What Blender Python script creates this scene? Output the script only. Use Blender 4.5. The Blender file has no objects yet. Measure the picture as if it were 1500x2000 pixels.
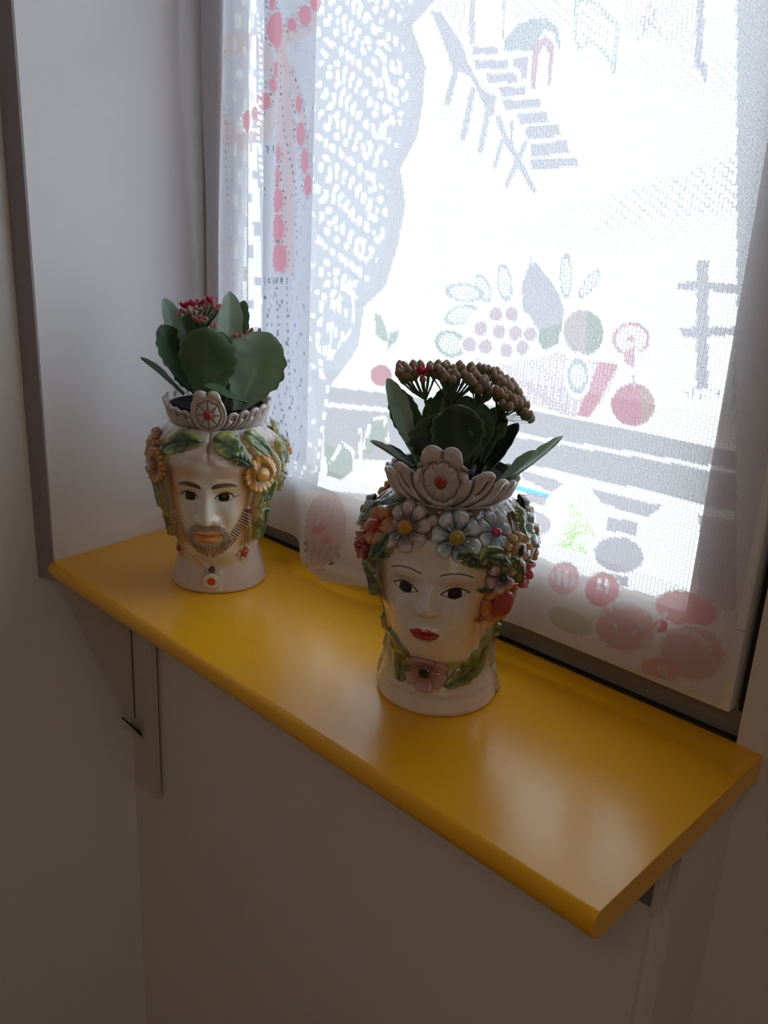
import bpy, bmesh, math, random
import numpy as np
from mathutils import Vector, Matrix, Euler

# ------------------------------------------------------------------ camera, light, exposure
scene = bpy.context.scene
COL = scene.collection
FPX = 1640.0
CAM_LOC = np.array([0.916, -0.390, 0.374])
CAM_ROT = tuple(math.radians(a) for a in (72.3641, -2.8578, 44.8845))
cam_d = bpy.data.cameras.new('camera')
cam = bpy.data.objects.new('camera', cam_d)
COL.objects.link(cam)
cam.location = CAM_LOC
cam.rotation_euler = CAM_ROT
cam_d.sensor_fit = 'VERTICAL'
cam_d.sensor_height = 36.0
cam_d.lens = 36.0 * FPX / 2000.0
cam_d.clip_start = 0.01
scene.camera = cam

world = bpy.data.worlds.new('overcast_sky')
scene.world = world
world.use_nodes = True
wn = world.node_tree
bg = wn.nodes['Background']
bg.inputs['Color'].default_value = (0.80, 0.90, 1.0, 1)
bg.inputs['Strength'].default_value = 4.1

def area(name, loc, target, size, size_y, power, color):
    l = bpy.data.lights.new(name, 'AREA')
    l.shape = 'RECTANGLE'; l.size = size; l.size_y = size_y
    l.energy = power; l.color = color
    o = bpy.data.objects.new(name, l); COL.objects.link(o)
    o.location = loc
    o.rotation_euler = (Vector(target) - Vector(loc)).to_track_quat('-Z', 'Y').to_euler()
    return o
area('room_fill_area', (3.10, -1.2, 0.75), (0.3, 0.0, 0.0), 1.8, 1.5, 4.6, (1.0, 0.88, 0.74))  # unseen area light added to fill the interior; no window is built there
area('warm_room_fill', (1.3, -1.6, 1.58), (1.3, -1.6, 0.0), 0.35, 0.35, 3.6, (1.0, 0.76, 0.54))  # unseen lamp added overhead as warm interior fill

vs = scene.view_settings
scene.display_settings.display_device = 'sRGB'
vs.view_transform = 'Standard'; vs.look = 'None'; vs.gamma = 1.0
vs.use_curve_mapping = False
vs.exposure = 0.0
scene.cycles.max_bounces = 10
scene.cycles.diffuse_bounces = 6
scene.cycles.transparent_max_bounces = 16

# ------------------------------------------------------------------ helpers
M3 = np.array(Euler(CAM_ROT).to_matrix())
def ray(px, py):
    return M3 @ np.array([(px - 750) / FPX, -(py - 1000) / FPX, -1.0])
def at_depth(px, py, dep):
    return CAM_LOC + ray(px, py) * dep
def depth_of(P):
    return -(M3.T @ (np.array(P, float) - CAM_LOC))[2]
def project(P):
    v = (np.asarray(P) - CAM_LOC) @ M3
    return 750 + FPX * v[..., 0] / -v[..., 2], 1000 - FPX * v[..., 1] / -v[..., 2]

def tag(o, label=None, cat=None, group=None, kind=None):
    if label: o['label'] = label
    if cat: o['category'] = cat
    if group: o['group'] = group
    if kind: o['kind'] = kind
    return o
def empty(name, loc, rz=0):
    o = bpy.data.objects.new(name, None)
    COL.objects.link(o); o.location = loc; o.rotation_euler = (0, 0, rz)
    o.empty_display_size = 0.02
    return o
def link_mesh(name, me, mat, parent=None, smooth=True):
    o = bpy.data.objects.new(name, me)
    COL.objects.link(o)
    if mat: me.materials.append(mat)
    if smooth:
        me.polygons.foreach_set('use_smooth', np.ones(len(me.polygons), bool))
    if parent: o.parent = parent
    return o
def quads_mesh(name, V, F, C=None, UV=None):
    me = bpy.data.meshes.new(name)
    V = np.asarray(V, np.float32).reshape(-1, 3); F = np.asarray(F, np.int32).reshape(-1, 4)
    me.vertices.add(len(V)); me.vertices.foreach_set('co', V.ravel())
    me.loops.add(F.size); me.loops.foreach_set('vertex_index', F.ravel())
    me.polygons.add(len(F))
    me.polygons.foreach_set('loop_start', np.arange(0, F.size, 4, dtype=np.int32))
    me.update(calc_edges=True)
    me.validate()
    if C is not None:
        a = me.color_attributes.new('Col', 'FLOAT_COLOR', 'POINT')
        c = np.ones((len(V), 4), np.float32); c[:, :3] = np.asarray(C).reshape(-1, 3)
        a.data.foreach_set('color', c.ravel())
    if UV is not None:
        a = me.attributes.new('cloth_uv', 'FLOAT_VECTOR', 'POINT')
        a.data.foreach_set('vector', np.asarray(UV, np.float32).ravel())
    return me
def grid_faces(n, m, wrap=False):
    i = np.arange(n - 1)[:, None]; j = np.arange(m if wrap else m - 1)[None, :]
    j2 = (j + 1) % m
    return np.stack([i * m + j, i * m + j2, (i + 1) * m + j2, (i + 1) * m + j], -1).reshape(-1, 4)
def box_bm(bm, lo, hi, bevel=0.0, seg=2):
    g = bmesh.ops.create_cube(bm, size=1.0)
    lo = Vector(lo); hi = Vector(hi)
    for v in g['verts']:
        v.co = Vector([(lo[k] + hi[k]) / 2 + v.co[k] * (hi[k] - lo[k]) for k in range(3)])
    if bevel:
        es = set()
        for v in g['verts']:
            for e in v.link_edges: es.add(e)
        bmesh.ops.bevel(bm, geom=list(es), offset=bevel, segments=seg, affect='EDGES', profile=0.5)
def prism_bm(bm, pts, ext, axis):
    """extrude a polygon (list of 3D points) by vector ext"""
    vs_ = [bm.verts.new(p) for p in pts]
    f = bm.faces.new(vs_)
    r = bmesh.ops.extrude_face_region(bm, geom=[f])
    for v in r['geom']:
        if isinstance(v, bmesh.types.BMVert): v.co += Vector(ext)
    bmesh.ops.recalc_face_normals(bm, faces=bm.faces)
def bm_obj(name, bm, mat, parent=None, smooth=False):
    me = bpy.data.meshes.new(name)
    bmesh.ops.recalc_face_normals(bm, faces=bm.faces)
    bm.to_mesh(me); bm.free()
    return link_mesh(name, me, mat, parent, smooth)
def box_obj(name, lo, hi, mat, parent=None, bevel=0.0):
    bm = bmesh.new(); box_bm(bm, lo, hi, bevel)
    return bm_obj(name, bm, mat, parent)
def tube_obj(name, pts, radii, mat, parent=None, seg=8):
    pts = [Vector(p) for p in pts]
    if not hasattr(radii, '__len__'): radii = [radii] * len(pts)
    V = []; up = Vector((0.3, 0.2, 1)).normalized()
    for i, p in enumerate(pts):
        d = (pts[min(i + 1, len(pts) - 1)] - pts[max(i - 1, 0)]).normalized()
        a = d.cross(up)
        if a.length < 1e-3: a = d.cross(Vector((1, 0, 0)))
        a.normalize(); b = d.cross(a)
        for k in range(seg):
            t = 2 * math.pi * k / seg
            V.append(p + (a * math.cos(t) + b * math.sin(t)) * radii[i])
    F = grid_faces(len(pts), seg, True)
    me = quads_mesh(name, [tuple(v) for v in V], F)
    return link_mesh(name, me, mat, parent)

# ------------------------------------------------------------------ materials
def new_mat(name):
    m = bpy.data.materials.new(name); m.use_nodes = True
    nt = m.node_tree
    return m, nt, nt.nodes['Principled BSDF'], nt.nodes['Material Output']
def N(nt, t, **kw):
    n = nt.nodes.new(t)
    for k, v in kw.items(): setattr(n, k, v)
    return n
def plain(name, col, rough=0.5, var=0.06, scale=30, bump=0.0, spec=0.5, metal=0.0, coords='Object', bscale=None):
    m, nt, p, out = new_mat(name)
    tc = N(nt, 'ShaderNodeTexCoord')
    no = N(nt, 'ShaderNodeTexNoise'); no.inputs['Scale'].default_value = scale; no.inputs['Detail'].default_value = 5
    nt.links.new(tc.outputs[coords], no.inputs['Vector'])
    mx = N(nt, 'ShaderNodeMix', data_type='RGBA')
    nt.links.new(no.outputs['Fac'], mx.inputs['Factor'])
    mx.inputs['A'].default_value = tuple(c * (1 - var) for c in col) + (1,)
    mx.inputs['B'].default_value = tuple(min(1, c * (1 + var)) for c in col) + (1,)
    nt.links.new(mx.outputs['Result'], p.inputs['Base Color'])
    p.inputs['Roughness'].default_value = rough
    p.inputs['Specular IOR Level'].default_value = spec
    p.inputs['Metallic'].default_value = metal
    if bump:
        n2 = N(nt, 'ShaderNodeTexNoise'); n2.inputs['Scale'].default_value = bscale or scale * 6; n2.inputs['Detail'].default_value = 6
        nt.links.new(tc.outputs[coords], n2.inputs['Vector'])
        b = N(nt, 'ShaderNodeBump'); b.inputs['Strength'].default_value = bump; b.inputs['Distance'].default_value = 0.002
        nt.links.new(n2.outputs['Fac'], b.inputs['Height']); nt.links.new(b.outputs['Normal'], p.inputs['Normal'])
    return m

WALL = plain('painted_plaster', (0.70, 0.65, 0.61), 0.6, 0.03, 4, 0.25, 0.3, bscale=60)
REVEAL = plain('painted_reveal', (0.82, 0.81, 0.82), 0.5, 0.02, 5, 0.1, 0.4, bscale=60)
STEP_SHADE = plain('shaded_step_face', (0.30, 0.26, 0.27), 0.6, 0.05, 40, 0.1)  # shade of the step face put into the colour
SASH = plain('cream_sash_paint', (0.74, 0.70, 0.64), 0.4, 0.03, 20)
FRAME = plain('dark_grey_frame', (0.22, 0.205, 0.19), 0.5, 0.08, 30)
GAP_BLACK = plain('black_gap_shade', (0.012, 0.012, 0.014), 0.6, 0.1, 50)  # black stands for the shade in the gaps round the sash
FLOOR = plain('brown_tile_floor', (0.20, 0.13, 0.09), 0.5, 0.15, 6)
CEIL = plain('ceiling_paint', (0.72, 0.70, 0.66), 0.8, 0.02, 6)
BRKT = plain('bracket_paint', (0.60, 0.54, 0.48), 0.5, 0.06, 60, 0.15)
ARM_SHADE = plain('bracket_arm_shade', (0.22, 0.185, 0.16), 0.7, 0.2, 60)  # bracket colour darkened for the shade of the arm's open end
DARK = plain('bracket_hollow', (0.03, 0.025, 0.02), 0.8, 0.2, 60)
OUTW = plain('blue_grey_shutter', (0.045, 0.075, 0.17), 0.6, 0.08, 20)
OUTG = plain('pale_terrace', (0.75, 0.74, 0.72), 0.8, 0.05, 3)
BLUE = plain('blue_paint', (0.05, 0.30, 0.75), 0.5, 0.05, 10)
HEDGE = plain('hedge_leaves', (0.62, 0.78, 0.45), 0.7, 0.3, 40)
SOIL = plain('dark_potting_soil', (0.018, 0.013, 0.010), 0.95, 0.5, 300, 0.8)
NURS = plain('black_nursery_pot', (0.008, 0.009, 0.010), 0.7, 0.1, 50, spec=0.15)
ROD = plain('brass_rod', (0.55, 0.38, 0.16), 0.3, 0.05, 40, metal=1.0)

# shelf: glossy yellow paint with a few chips at the right end of the nose
def shelf_material():
    m, nt, p, out = new_mat('yellow_gloss_paint')
    tc = N(nt, 'ShaderNodeTexCoord')
    no = N(nt, 'ShaderNodeTexNoise'); no.inputs['Scale'].default_value = 8; no.inputs['Detail'].default_value = 4
    nt.links.new(tc.outputs['Object'], no.inputs['Vector'])
    mx = N(nt, 'ShaderNodeMix', data_type='RGBA')
    mx.inputs['A'].default_value = (0.84, 0.395, 0.006, 1); mx.inputs['B'].default_value = (0.88, 0.44, 0.009, 1)
    nt.links.new(no.outputs['Fac'], mx.inputs['Factor'])
    last = mx.outputs['Result']
    for (x, z, r) in ((0.703, -0.0115, .0016), (0.7165, -0.0165, .0021), (0.7215, -0.0175, .0016), (0.7245, -0.0205, .0016), (0.7305, -0.0215, .0016), (0.7288, -0.0190, .0009)):
        cx = N(nt, 'ShaderNodeVectorMath', operation='DISTANCE')
        cx.inputs[1].default_value = (x, float(np.interp(z, [-.0226, -.0207, -.0182, -.0153, -.0122, -.009], [.0068, .0028, -.0002, -.0022, -.0034, -.0037])), z)
        n3 = N(nt, 'ShaderNodeTexNoise'); n3.inputs['Scale'].default_value = 500
        nt.links.new(tc.outputs['Object'], n3.inputs['Vector'])
        nt.links.new(tc.outputs['Object'], cx.inputs[0])
        s = N(nt, 'ShaderNodeMath', operation='MULTIPLY_ADD')
        nt.links.new(n3.outputs['Fac'], s.inputs[0]); s.inputs[1].default_value = 0.003; nt.links.new(cx.outputs['Value'], s.inputs[2])
        l = N(nt, 'ShaderNodeMath', operation='LESS_THAN'); l.inputs[1].default_value = r + 0.0015
        nt.links.new(s.outputs[0], l.inputs[0])
        m2 = N(nt, 'ShaderNodeMix', data_type='RGBA')
        nt.links.new(l.outputs[0], m2.inputs['Factor']); nt.links.new(last, m2.inputs['A'])
        m2.inputs['B'].default_value = (0.62, 0.50, 0.36, 1)
        last = m2.outputs['Result']
    nt.links.new(last, p.inputs['Base Color'])
    p.inputs['Roughness'].default_value = 0.24
    p.inputs['Specular IOR Level'].default_value = 0.5
    nb = N(nt, 'ShaderNodeTexNoise'); nb.inputs['Scale'].default_value = 35; nb.inputs['Detail'].default_value = 3
    nt.links.new(tc.outputs['Object'], nb.inputs['Vector'])
    b = N(nt, 'ShaderNodeBump'); b.inputs['Strength'].default_value = 0.12; b.inputs['Distance'].default_value = 0.002
    nt.links.new(nb.outputs['Fac'], b.inputs['Height']); nt.links.new(b.outputs['Normal'], p.inputs['Normal'])
    return m
YELLOW = shelf_material()

def glaze_material(name='glazed_ceramic', rough=0.13, coat=0.6):
    m, nt, p, out = new_mat(name)
    a = N(nt, 'ShaderNodeAttribute'); a.attribute_name = 'Col'
    tc = N(nt, 'ShaderNodeTexCoord')
    no = N(nt, 'ShaderNodeTexNoise'); no.inputs['Scale'].default_value = 160; no.inputs['Detail'].default_value = 4
    nt.links.new(tc.outputs['Object'], no.inputs['Vector'])
    mr = N(nt, 'ShaderNodeMapRange'); mr.inputs['To Min'].default_value = 0.86; mr.inputs['To Max'].default_value = 1.1
    nt.links.new(no.outputs['Fac'], mr.inputs['Value'])
    sc = N(nt, 'ShaderNodeVectorMath', operation='SCALE')
    nt.links.new(a.outputs['Color'], sc.inputs[0]); nt.links.new(mr.outputs['Result'], sc.inputs['Scale'])
    nt.links.new(sc.outputs[0], p.inputs['Base Color'])
    p.inputs['Roughness'].default_value = rough
    p.inputs['Coat Weight'].default_value = coat; p.inputs['Coat Roughness'].default_value = 0.06
    nb = N(nt, 'ShaderNodeTexNoise'); nb.inputs['Scale'].default_value = 90
    nt.links.new(tc.outputs['Object'], nb.inputs['Vector'])
    b = N(nt, 'ShaderNodeBump'); b.inputs['Strength'].default_value = 0.08; b.inputs['Distance'].default_value = 0.002
    nt.links.new(nb.outputs['Fac'], b.inputs['Height']); nt.links.new(b.outputs['Normal'], p.inputs['Normal'])
    return m
GLAZE = glaze_material()

def leaf_material(name, rough=0.45):
    m, nt, p, out = new_mat(name)
    a = N(nt, 'ShaderNodeAttribute'); a.attribute_name = 'Col'
    tc = N(nt, 'ShaderNodeTexCoord')
    no = N(nt, 'ShaderNodeTexNoise'); no.inputs['Scale'].default_value = 60; no.inputs['Detail'].default_value = 5
    nt.links.new(tc.outputs['Object'], no.inputs['Vector'])
    mr = N(nt, 'ShaderNodeMapRange'); mr.inputs['To Min'].default_value = 0.7; mr.inputs['To Max'].default_value = 1.3
    nt.links.new(no.outputs['Fac'], mr.inputs['Value'])
    sc = N(nt, 'ShaderNodeVectorMath', operation='SCALE')
    nt.links.new(a.outputs['Color'], sc.inputs[0]); nt.links.new(mr.outputs['Result'], sc.inputs['Scale'])
    nt.links.new(sc.outputs[0], p.inputs['Base Color'])
    p.inputs['Roughness'].default_value = rough * .85
    tr = N(nt, 'ShaderNodeBsdfTranslucent'); 
    s2 = N(nt, 'ShaderNodeVectorMath', operation='MULTIPLY'); s2.inputs[1].default_value = (1.0, 1.3, 0.4)
    nt.links.new(sc.outputs[0], s2.inputs[0]); nt.links.new(s2.outputs[0], tr.inputs['Color'])
    mx = N(nt, 'ShaderNodeMixShader'); mx.inputs[0].default_value = 0.22
    nt.links.new(p.outputs[0], mx.inputs[1]); nt.links.new(tr.outputs[0], mx.inputs[2]); nt.links.new(mx.outputs[0], out.inputs['Surface'])
    return m
LEAF = leaf_material('succulent_leaf')

def bud_material(name, c1, c2):
    m, nt, p, out = new_mat(name)
    tc = N(nt, 'ShaderNodeTexCoord')
    sx = N(nt, 'ShaderNodeSeparateXYZ'); nt.links.new(tc.outputs['Generated'], sx.inputs[0])
    no = N(nt, 'ShaderNodeTexNoise'); no.inputs['Scale'].default_value = 4
    nt.links.new(tc.outputs['Generated'], no.inputs['Vector'])
    ad = N(nt, 'ShaderNodeMath', operation='MULTIPLY_ADD'); ad.inputs[1].default_value = 0.8
    nt.links.new(no.outputs['Fac'], ad.inputs[0]); 
    sb = N(nt, 'ShaderNodeMath', operation='SUBTRACT'); sb.inputs[1].default_value = 0.4
    nt.links.new(sx.outputs['Z'], sb.inputs[0]); nt.links.new(sb.outputs[0], ad.inputs[2])
    cr = N(nt, 'ShaderNodeValToRGB')
    cr.color_ramp.elements[0].position = 0.25; cr.color_ramp.elements[0].color = c1 + (1,)
    cr.color_ramp.elements[1].position = 0.9; cr.color_ramp.elements[1].color = c2 + (1,)
    nt.links.new(ad.outputs[0], cr.inputs[0]); nt.links.new(cr.outputs[0], p.inputs['Base Color'])
    p.inputs['Roughness'].default_value = 0.5
    return m
BUD = bud_material('green_brown_bud', (0.13, 0.16, 0.055), (0.34, 0.175, 0.125))
BUDP = bud_material('pink_bud', (0.30, 0.22, 0.12), (0.58, 0.12, 0.18))
PETAL = bud_material('magenta_petal', (0.55, 0.02, 0.10), (0.80, 0.04, 0.18))
STEM = plain('dark_green_stem', (0.05, 0.10, 0.035), 0.5, 0.2, 60)

def glass_material():
    m, nt, p, out = new_mat('window_glass')
    nt.nodes.remove(p)
    t = N(nt, 'ShaderNodeBsdfTransparent'); t.inputs['Color'].default_value = (0.94, 0.96, 0.96, 1)
    g = N(nt, 'ShaderNodeBsdfGlossy'); g.inputs['Roughness'].default_value = 0.02
    f = N(nt, 'ShaderNodeFresnel'); f.inputs['IOR'].default_value = 1.45
    mx = N(nt, 'ShaderNodeMixShader')
    geo = N(nt, 'ShaderNodeNewGeometry')     # reflect on the outer faces only: a thin pane has no total internal reflection
    inv = N(nt, 'ShaderNodeMath', operation='SUBTRACT'); inv.inputs[0].default_value = 1.0
    nt.links.new(geo.outputs['Backfacing'], inv.inputs[1])
    ml = N(nt, 'ShaderNodeMath', operation='MULTIPLY')
    nt.links.new(f.outputs[0], ml.inputs[0]); nt.links.new(inv.outputs[0], ml.inputs[1])
    nt.links.new(ml.outputs[0], mx.inputs[0]); nt.links.new(t.outputs[0], mx.inputs[1]); nt.links.new(g.outputs[0], mx.inputs[2])
    nt.links.new(mx.outputs[0], out.inputs['Surface'])
    return m
GLASS = glass_material()

def lace_material():
    """Col = thread tint, density attribute = open net (0) .. close weave (1)."""
    m, nt, p, out = new_mat('filet_lace')
    nt.nodes.remove(p)
    uv = N(nt, 'ShaderNodeAttribute'); uv.attribute_name = 'cloth_uv'
    den = N(nt, 'ShaderNodeAttribute'); den.attribute_name = 'weave'
    colr = N(nt, 'ShaderNodeAttribute'); colr.attribute_name = 'Col'
    # swap axes so the bricks stand upright: tall open cells in staggered columns
    sx = N(nt, 'ShaderNodeSeparateXYZ'); nt.links.new(uv.outputs['Vector'], sx.inputs[0])
    cb = N(nt, 'ShaderNodeCombineXYZ'); nt.links.new(sx.outputs['Y'], cb.inputs['X']); nt.links.new(sx.outputs['X'], cb.inputs['Y'])
    br = N(nt, 'ShaderNodeTexBrick')
    br.inputs['Scale'].default_value = 1.0
    br.inputs['Brick Width'].default_value = 0.0058
    br.inputs['Row Height'].default_value = 0.0034
    br.inputs['Mortar Size'].default_value = 0.00042
    br.inputs['Mortar Smooth'].default_value = 0.3
    br.offset = 0.5
    nt.links.new(cb.outputs[0], br.inputs['Vector'])
    # close weave: ribs
    b2 = N(nt, 'ShaderNodeTexBrick')
    b2.inputs['Scale'].default_value = 1.0
    b2.inputs['Brick Width'].default_value = 0.0029
    b2.inputs['Row Height'].default_value = 0.0017
    b2.inputs['Mortar Size'].default_value = 0.00036
    b2.inputs['Mortar Smooth'].default_value = 1.0
    b2.offset = 0.5
    nt.links.new(cb.outputs[0], b2.inputs['Vector'])
    ns = N(nt, 'ShaderNodeTexNoise'); ns.inputs['Scale'].default_value = 500; ns.inputs['Detail'].default_value = 2
    nt.links.new(uv.outputs['Vector'], ns.inputs['Vector'])
    neta = N(nt, 'ShaderNodeMath', operation='MULTIPLY'); neta.inputs[1].default_value = 0.85
    nt.links.new(br.outputs['Fac'], neta.inputs[0])
    wa = N(nt, 'ShaderNodeMapRange'); wa.inputs['To Min'].default_value = 0.93; wa.inputs['To Max'].default_value = 1.0
    nt.links.new(b2.outputs['Fac'], wa.inputs['Value'])
    wj = N(nt, 'ShaderNodeMath', operation='MULTIPLY_ADD'); wj.inputs[1].default_value = -0.10
    nt.links.new(ns.outputs['Fac'], wj.inputs[0])
    wk = N(nt, 'ShaderNodeMath', operation='ADD'); wk.inputs[1].default_value = 0.04
    nt.links.new(wa.outputs[0], wk.inputs[0]); nt.links.new(wk.outputs[0], wj.inputs[2])
    mixa = N(nt, 'ShaderNodeMix', data_type='FLOAT')
    pw = N(nt, 'ShaderNodeMath', operation='POWER'); pw.inputs[1].default_value = 0.28
    nt.links.new(den.outputs['Fac'], pw.inputs[0]); nt.links.new(pw.outputs[0], mixa.inputs['Factor']); nt.links.new(neta.outputs[0], mixa.inputs['A']); nt.links.new(wj.outputs[0], mixa.inputs['B'])
    tr = N(nt, 'ShaderNodeBsdfTransparent')
    df = N(nt, 'ShaderNodeBsdfDiffuse'); nt.links.new(colr.outputs['Color'], df.inputs['Color'])
    tl = N(nt, 'ShaderNodeBsdfTranslucent')
    sc = N(nt, 'ShaderNodeVectorMath', operation='SCALE'); sc.inputs['Scale'].default_value = 0.60
    nt.links.new(colr.outputs['Color'], sc.inputs[0]); nt.links.new(sc.outputs[0], tl.inputs['Color'])
    m1 = N(nt, 'ShaderNodeMixShader'); m1.inputs[0].default_value = 0.45
    nt.links.new(df.outputs[0], m1.inputs[1]); nt.links.new(tl.outputs[0], m1.inputs[2])
    m2 = N(nt, 'ShaderNodeMixShader')
    nt.links.new(mixa.outputs['Result'], m2.inputs[0]); nt.links.new(tr.outputs[0], m2.inputs[1]); nt.links.new(m1.outputs[0], m2.inputs[2])
    nt.links.new(m2.outputs[0], out.inputs['Surface'])
    return m
LACE = lace_material()

# ------------------------------------------------------------------ the room (structure)
ST = 'structure'
ZF, ZC = -1.0, 1.65
XR, YB = 3.2, -3.0
tag(box_obj('floor', (-0.30, YB, ZF - 0.08), (XR, 0.306, ZF), FLOOR), kind=ST)
tag(box_obj('ceiling', (-0.30, YB, ZC), (XR, 0.306, ZC + 0.08), CEIL), kind=ST)
WX0, WX1, WZ1 = -0.045, 0.712, 0.86     # window opening
bm = bmesh.new(); box_bm(bm, (-0.30, YB, ZF), (-0.024, -0.004, ZC)); box_bm(bm, (-0.30, -0.004, ZF), (-0.024, 0.306, -0.0236))
wl = tag(bm_obj('wall_left', bm, REVEAL), kind=ST)
# splayed reveal panel that stands proud of the left wall above the shelf
bm = bmesh.new()
prism_bm(bm, [(-0.0245, -0.004, -0.0236), (0.0, 0.004, -0.0236), (-0.0425, 0.252, -0.0236), (-0.0425, 0.306, -0.0236), (-0.30, 0.306, -0.0236), (-0.30, -0.004, -0.0236)], (0, 0, ZC + 0.0236), 2)
bmesh.ops.bevel(bm, geom=[e for e in bm.edges if abs(e.verts[0].co.z - e.verts[1].co.z) > 1 and abs(e.verts[0].co.x) < 0.001], offset=0.0012, segments=3, affect='EDGES')
rev = bm_obj('reveal_panel', bm, REVEAL, wl)
bm = bmesh.new()   # thin strip on its edge, dark for the shade on that face
prism_bm(bm, [(-0.0238, -0.0045, -0.0245), (0.0002, 0.0035, -0.0245), (0.0003, 0.0025, -0.0245), (-0.0238, -0.0060, -0.0245)], (0, 0, ZC + 0.0245), 2)
bm_obj('shade_strip', bm, STEP_SHADE, wl)
# window wall: parapet below, pier to the right, lintel above
bm = bmesh.new()
PY = 0.107
prism_bm(bm, [(-0.024, PY, ZF), (0.7215, 0.1405, ZF), (0.7215, 0.306, ZF), (-0.024, 0.306, ZF)], (0, 0, -ZF - 0.0240), 2)
bmesh.ops.bevel(bm, geom=[e for e in bm.edges if abs(e.verts[0].co.z - e.verts[1].co.z) > .5 and e.verts[0].co.x > 0.7 and e.verts[0].co.y < 0.2  and e.verts[1].co.x > .7], offset=0.012, segments=5, affect='EDGES')
par = bm_obj('wall_window', bm, WALL, None, False)
tag(par, kind=ST)
wr = tag(box_obj('wall_right_of_window', (WX1, 0.2502, ZF), (XR, 0.306, ZC), WALL), kind=ST)
wr.name = 'wall_back'
box_obj('lintel', (-0.30, 0.2502, WZ1), (WX1, 0.306, ZC), WALL, wr)
tag(box_obj('wall_right', (XR, YB, ZF), (XR + 0.1, 0.306, ZC), WALL), kind=ST)
tag(box_obj('wall_front', (-0.30, YB - 0.1, ZF), (XR, YB, ZC), WALL), kind=ST)
# sill slab beneath the rear of the shelf, closed up to the frame
# ------------------------------------------------------------------ window
win = tag(empty('window_1', (0.33, 0.26, 0.0)), kind=ST)
def wbox(name, lo, hi, mat, bevel=0.0015, label=None):
    o = box_obj(name, np.array(lo) - (0.33, 0.26, 0), np.array(hi) - (0.33, 0.26, 0), mat, win, bevel)
    if label: o['label'] = label
    return o
wbox('frame_sill', (WX0, 0.259, -0.004), (WX1, 0.306, 0.0235), FRAME, 0.001, 'dark grey lower frame')
wbox('gap_strip', (WX0, 0.2530, -0.002), (WX1, 0.262, 0.0012), GAP_BLACK, 0.0)  # black strip in place of the shaded gap behind the shelf
wbox('frame_jamb', (0.7045, 0.262, 0.0235), (WX1, 0.306, WZ1), GAP_BLACK, 0.0)  # coloured black for the shaded gap beside the sash
wbox('frame_jamb', (WX0, 0.262, 0.0235), (-0.036, 0.306, WZ1), FRAME, 0.0)
wbox('frame_head', (WX0, 0.262, WZ1 - 0.02), (WX1, 0.306, WZ1), FRAME, 0.0)
GX0, GX1, GZ0, GZ1 = 0.026, 0.654, 0.098, 0.79
wbox('sash_rail', (-0.035, 0.244, 0.0270), (0.7035, 0.30, GZ0), SASH, 0.0012)
wbox('sash_rail', (-0.035, 0.244, GZ1), (0.7035, 0.30, WZ1 - 0.022), SASH, 0.003)
wbox('sash_stile', (-0.035, 0.2442, GZ0), (GX0, 0.2665, GZ1), SASH, 0.001)
wbox('sash_stile', (GX1, 0.2442, GZ0), (0.7035, 0.30, GZ1), SASH, 0.002)
wbox('glass_pane', (GX0, 0.263, GZ0), (GX1, 0.267, GZ1), GLASS, 0.0)

# ------------------------------------------------------------------ shelf
def build_shelf():
    L, D, T = 0.734, 0.2515, 0.0235
    prof = [(D, 0.0), (0.0035, 0.0), (0.0006, -0.0009), (-0.0016, -0.0030), (-0.0031, -0.0058), (-0.0037, -0.0090), (-0.0034, -0.0122), (-0.0022, -0.0153), (-0.0002, -0.0182), (0.0028, -0.0207), (0.0068, -0.0226), (0.0115, -T), (D, -T)]
    bm = bmesh.new()
    # the left end follows the splayed reveal
    xl = lambda y: max(-0.0415, -0.1705 * max(0, y - 0.004)) + 0.0006
    nx = 40
    rows = []
    for k in range(nx + 1):
        rows.append([bm.verts.new(((xl(y) + (L - xl(y)) * k / nx), y, z)) for (y, z) in prof])
    n = len(prof)
    for k in range(nx):
        for j in range(n):
            bm.faces.new([rows[k][j], rows[k][(j + 1) % n], rows[k + 1][(j + 1) % n], rows[k + 1][j]])
    bm.faces.new(rows[0]); bm.faces.new(rows[-1][::-1])
    o = bm_obj('shelf', bm, YELLOW, None, False)
    for p in o.data.polygons: p.use_smooth = abs(p.normal.x) < 0.5 and p.normal.y < -0.05
    mod = o.modifiers.new('edge', 'BEVEL'); mod.width = 0.0005; mod.segments = 2; mod.limit_method = 'ANGLE'; mod.angle_limit = math.radians(60)
    tag(o, 'glossy yellow painted shelf with rounded front edge under the lace-curtained window', 'shelf')
build_shelf()

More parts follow.
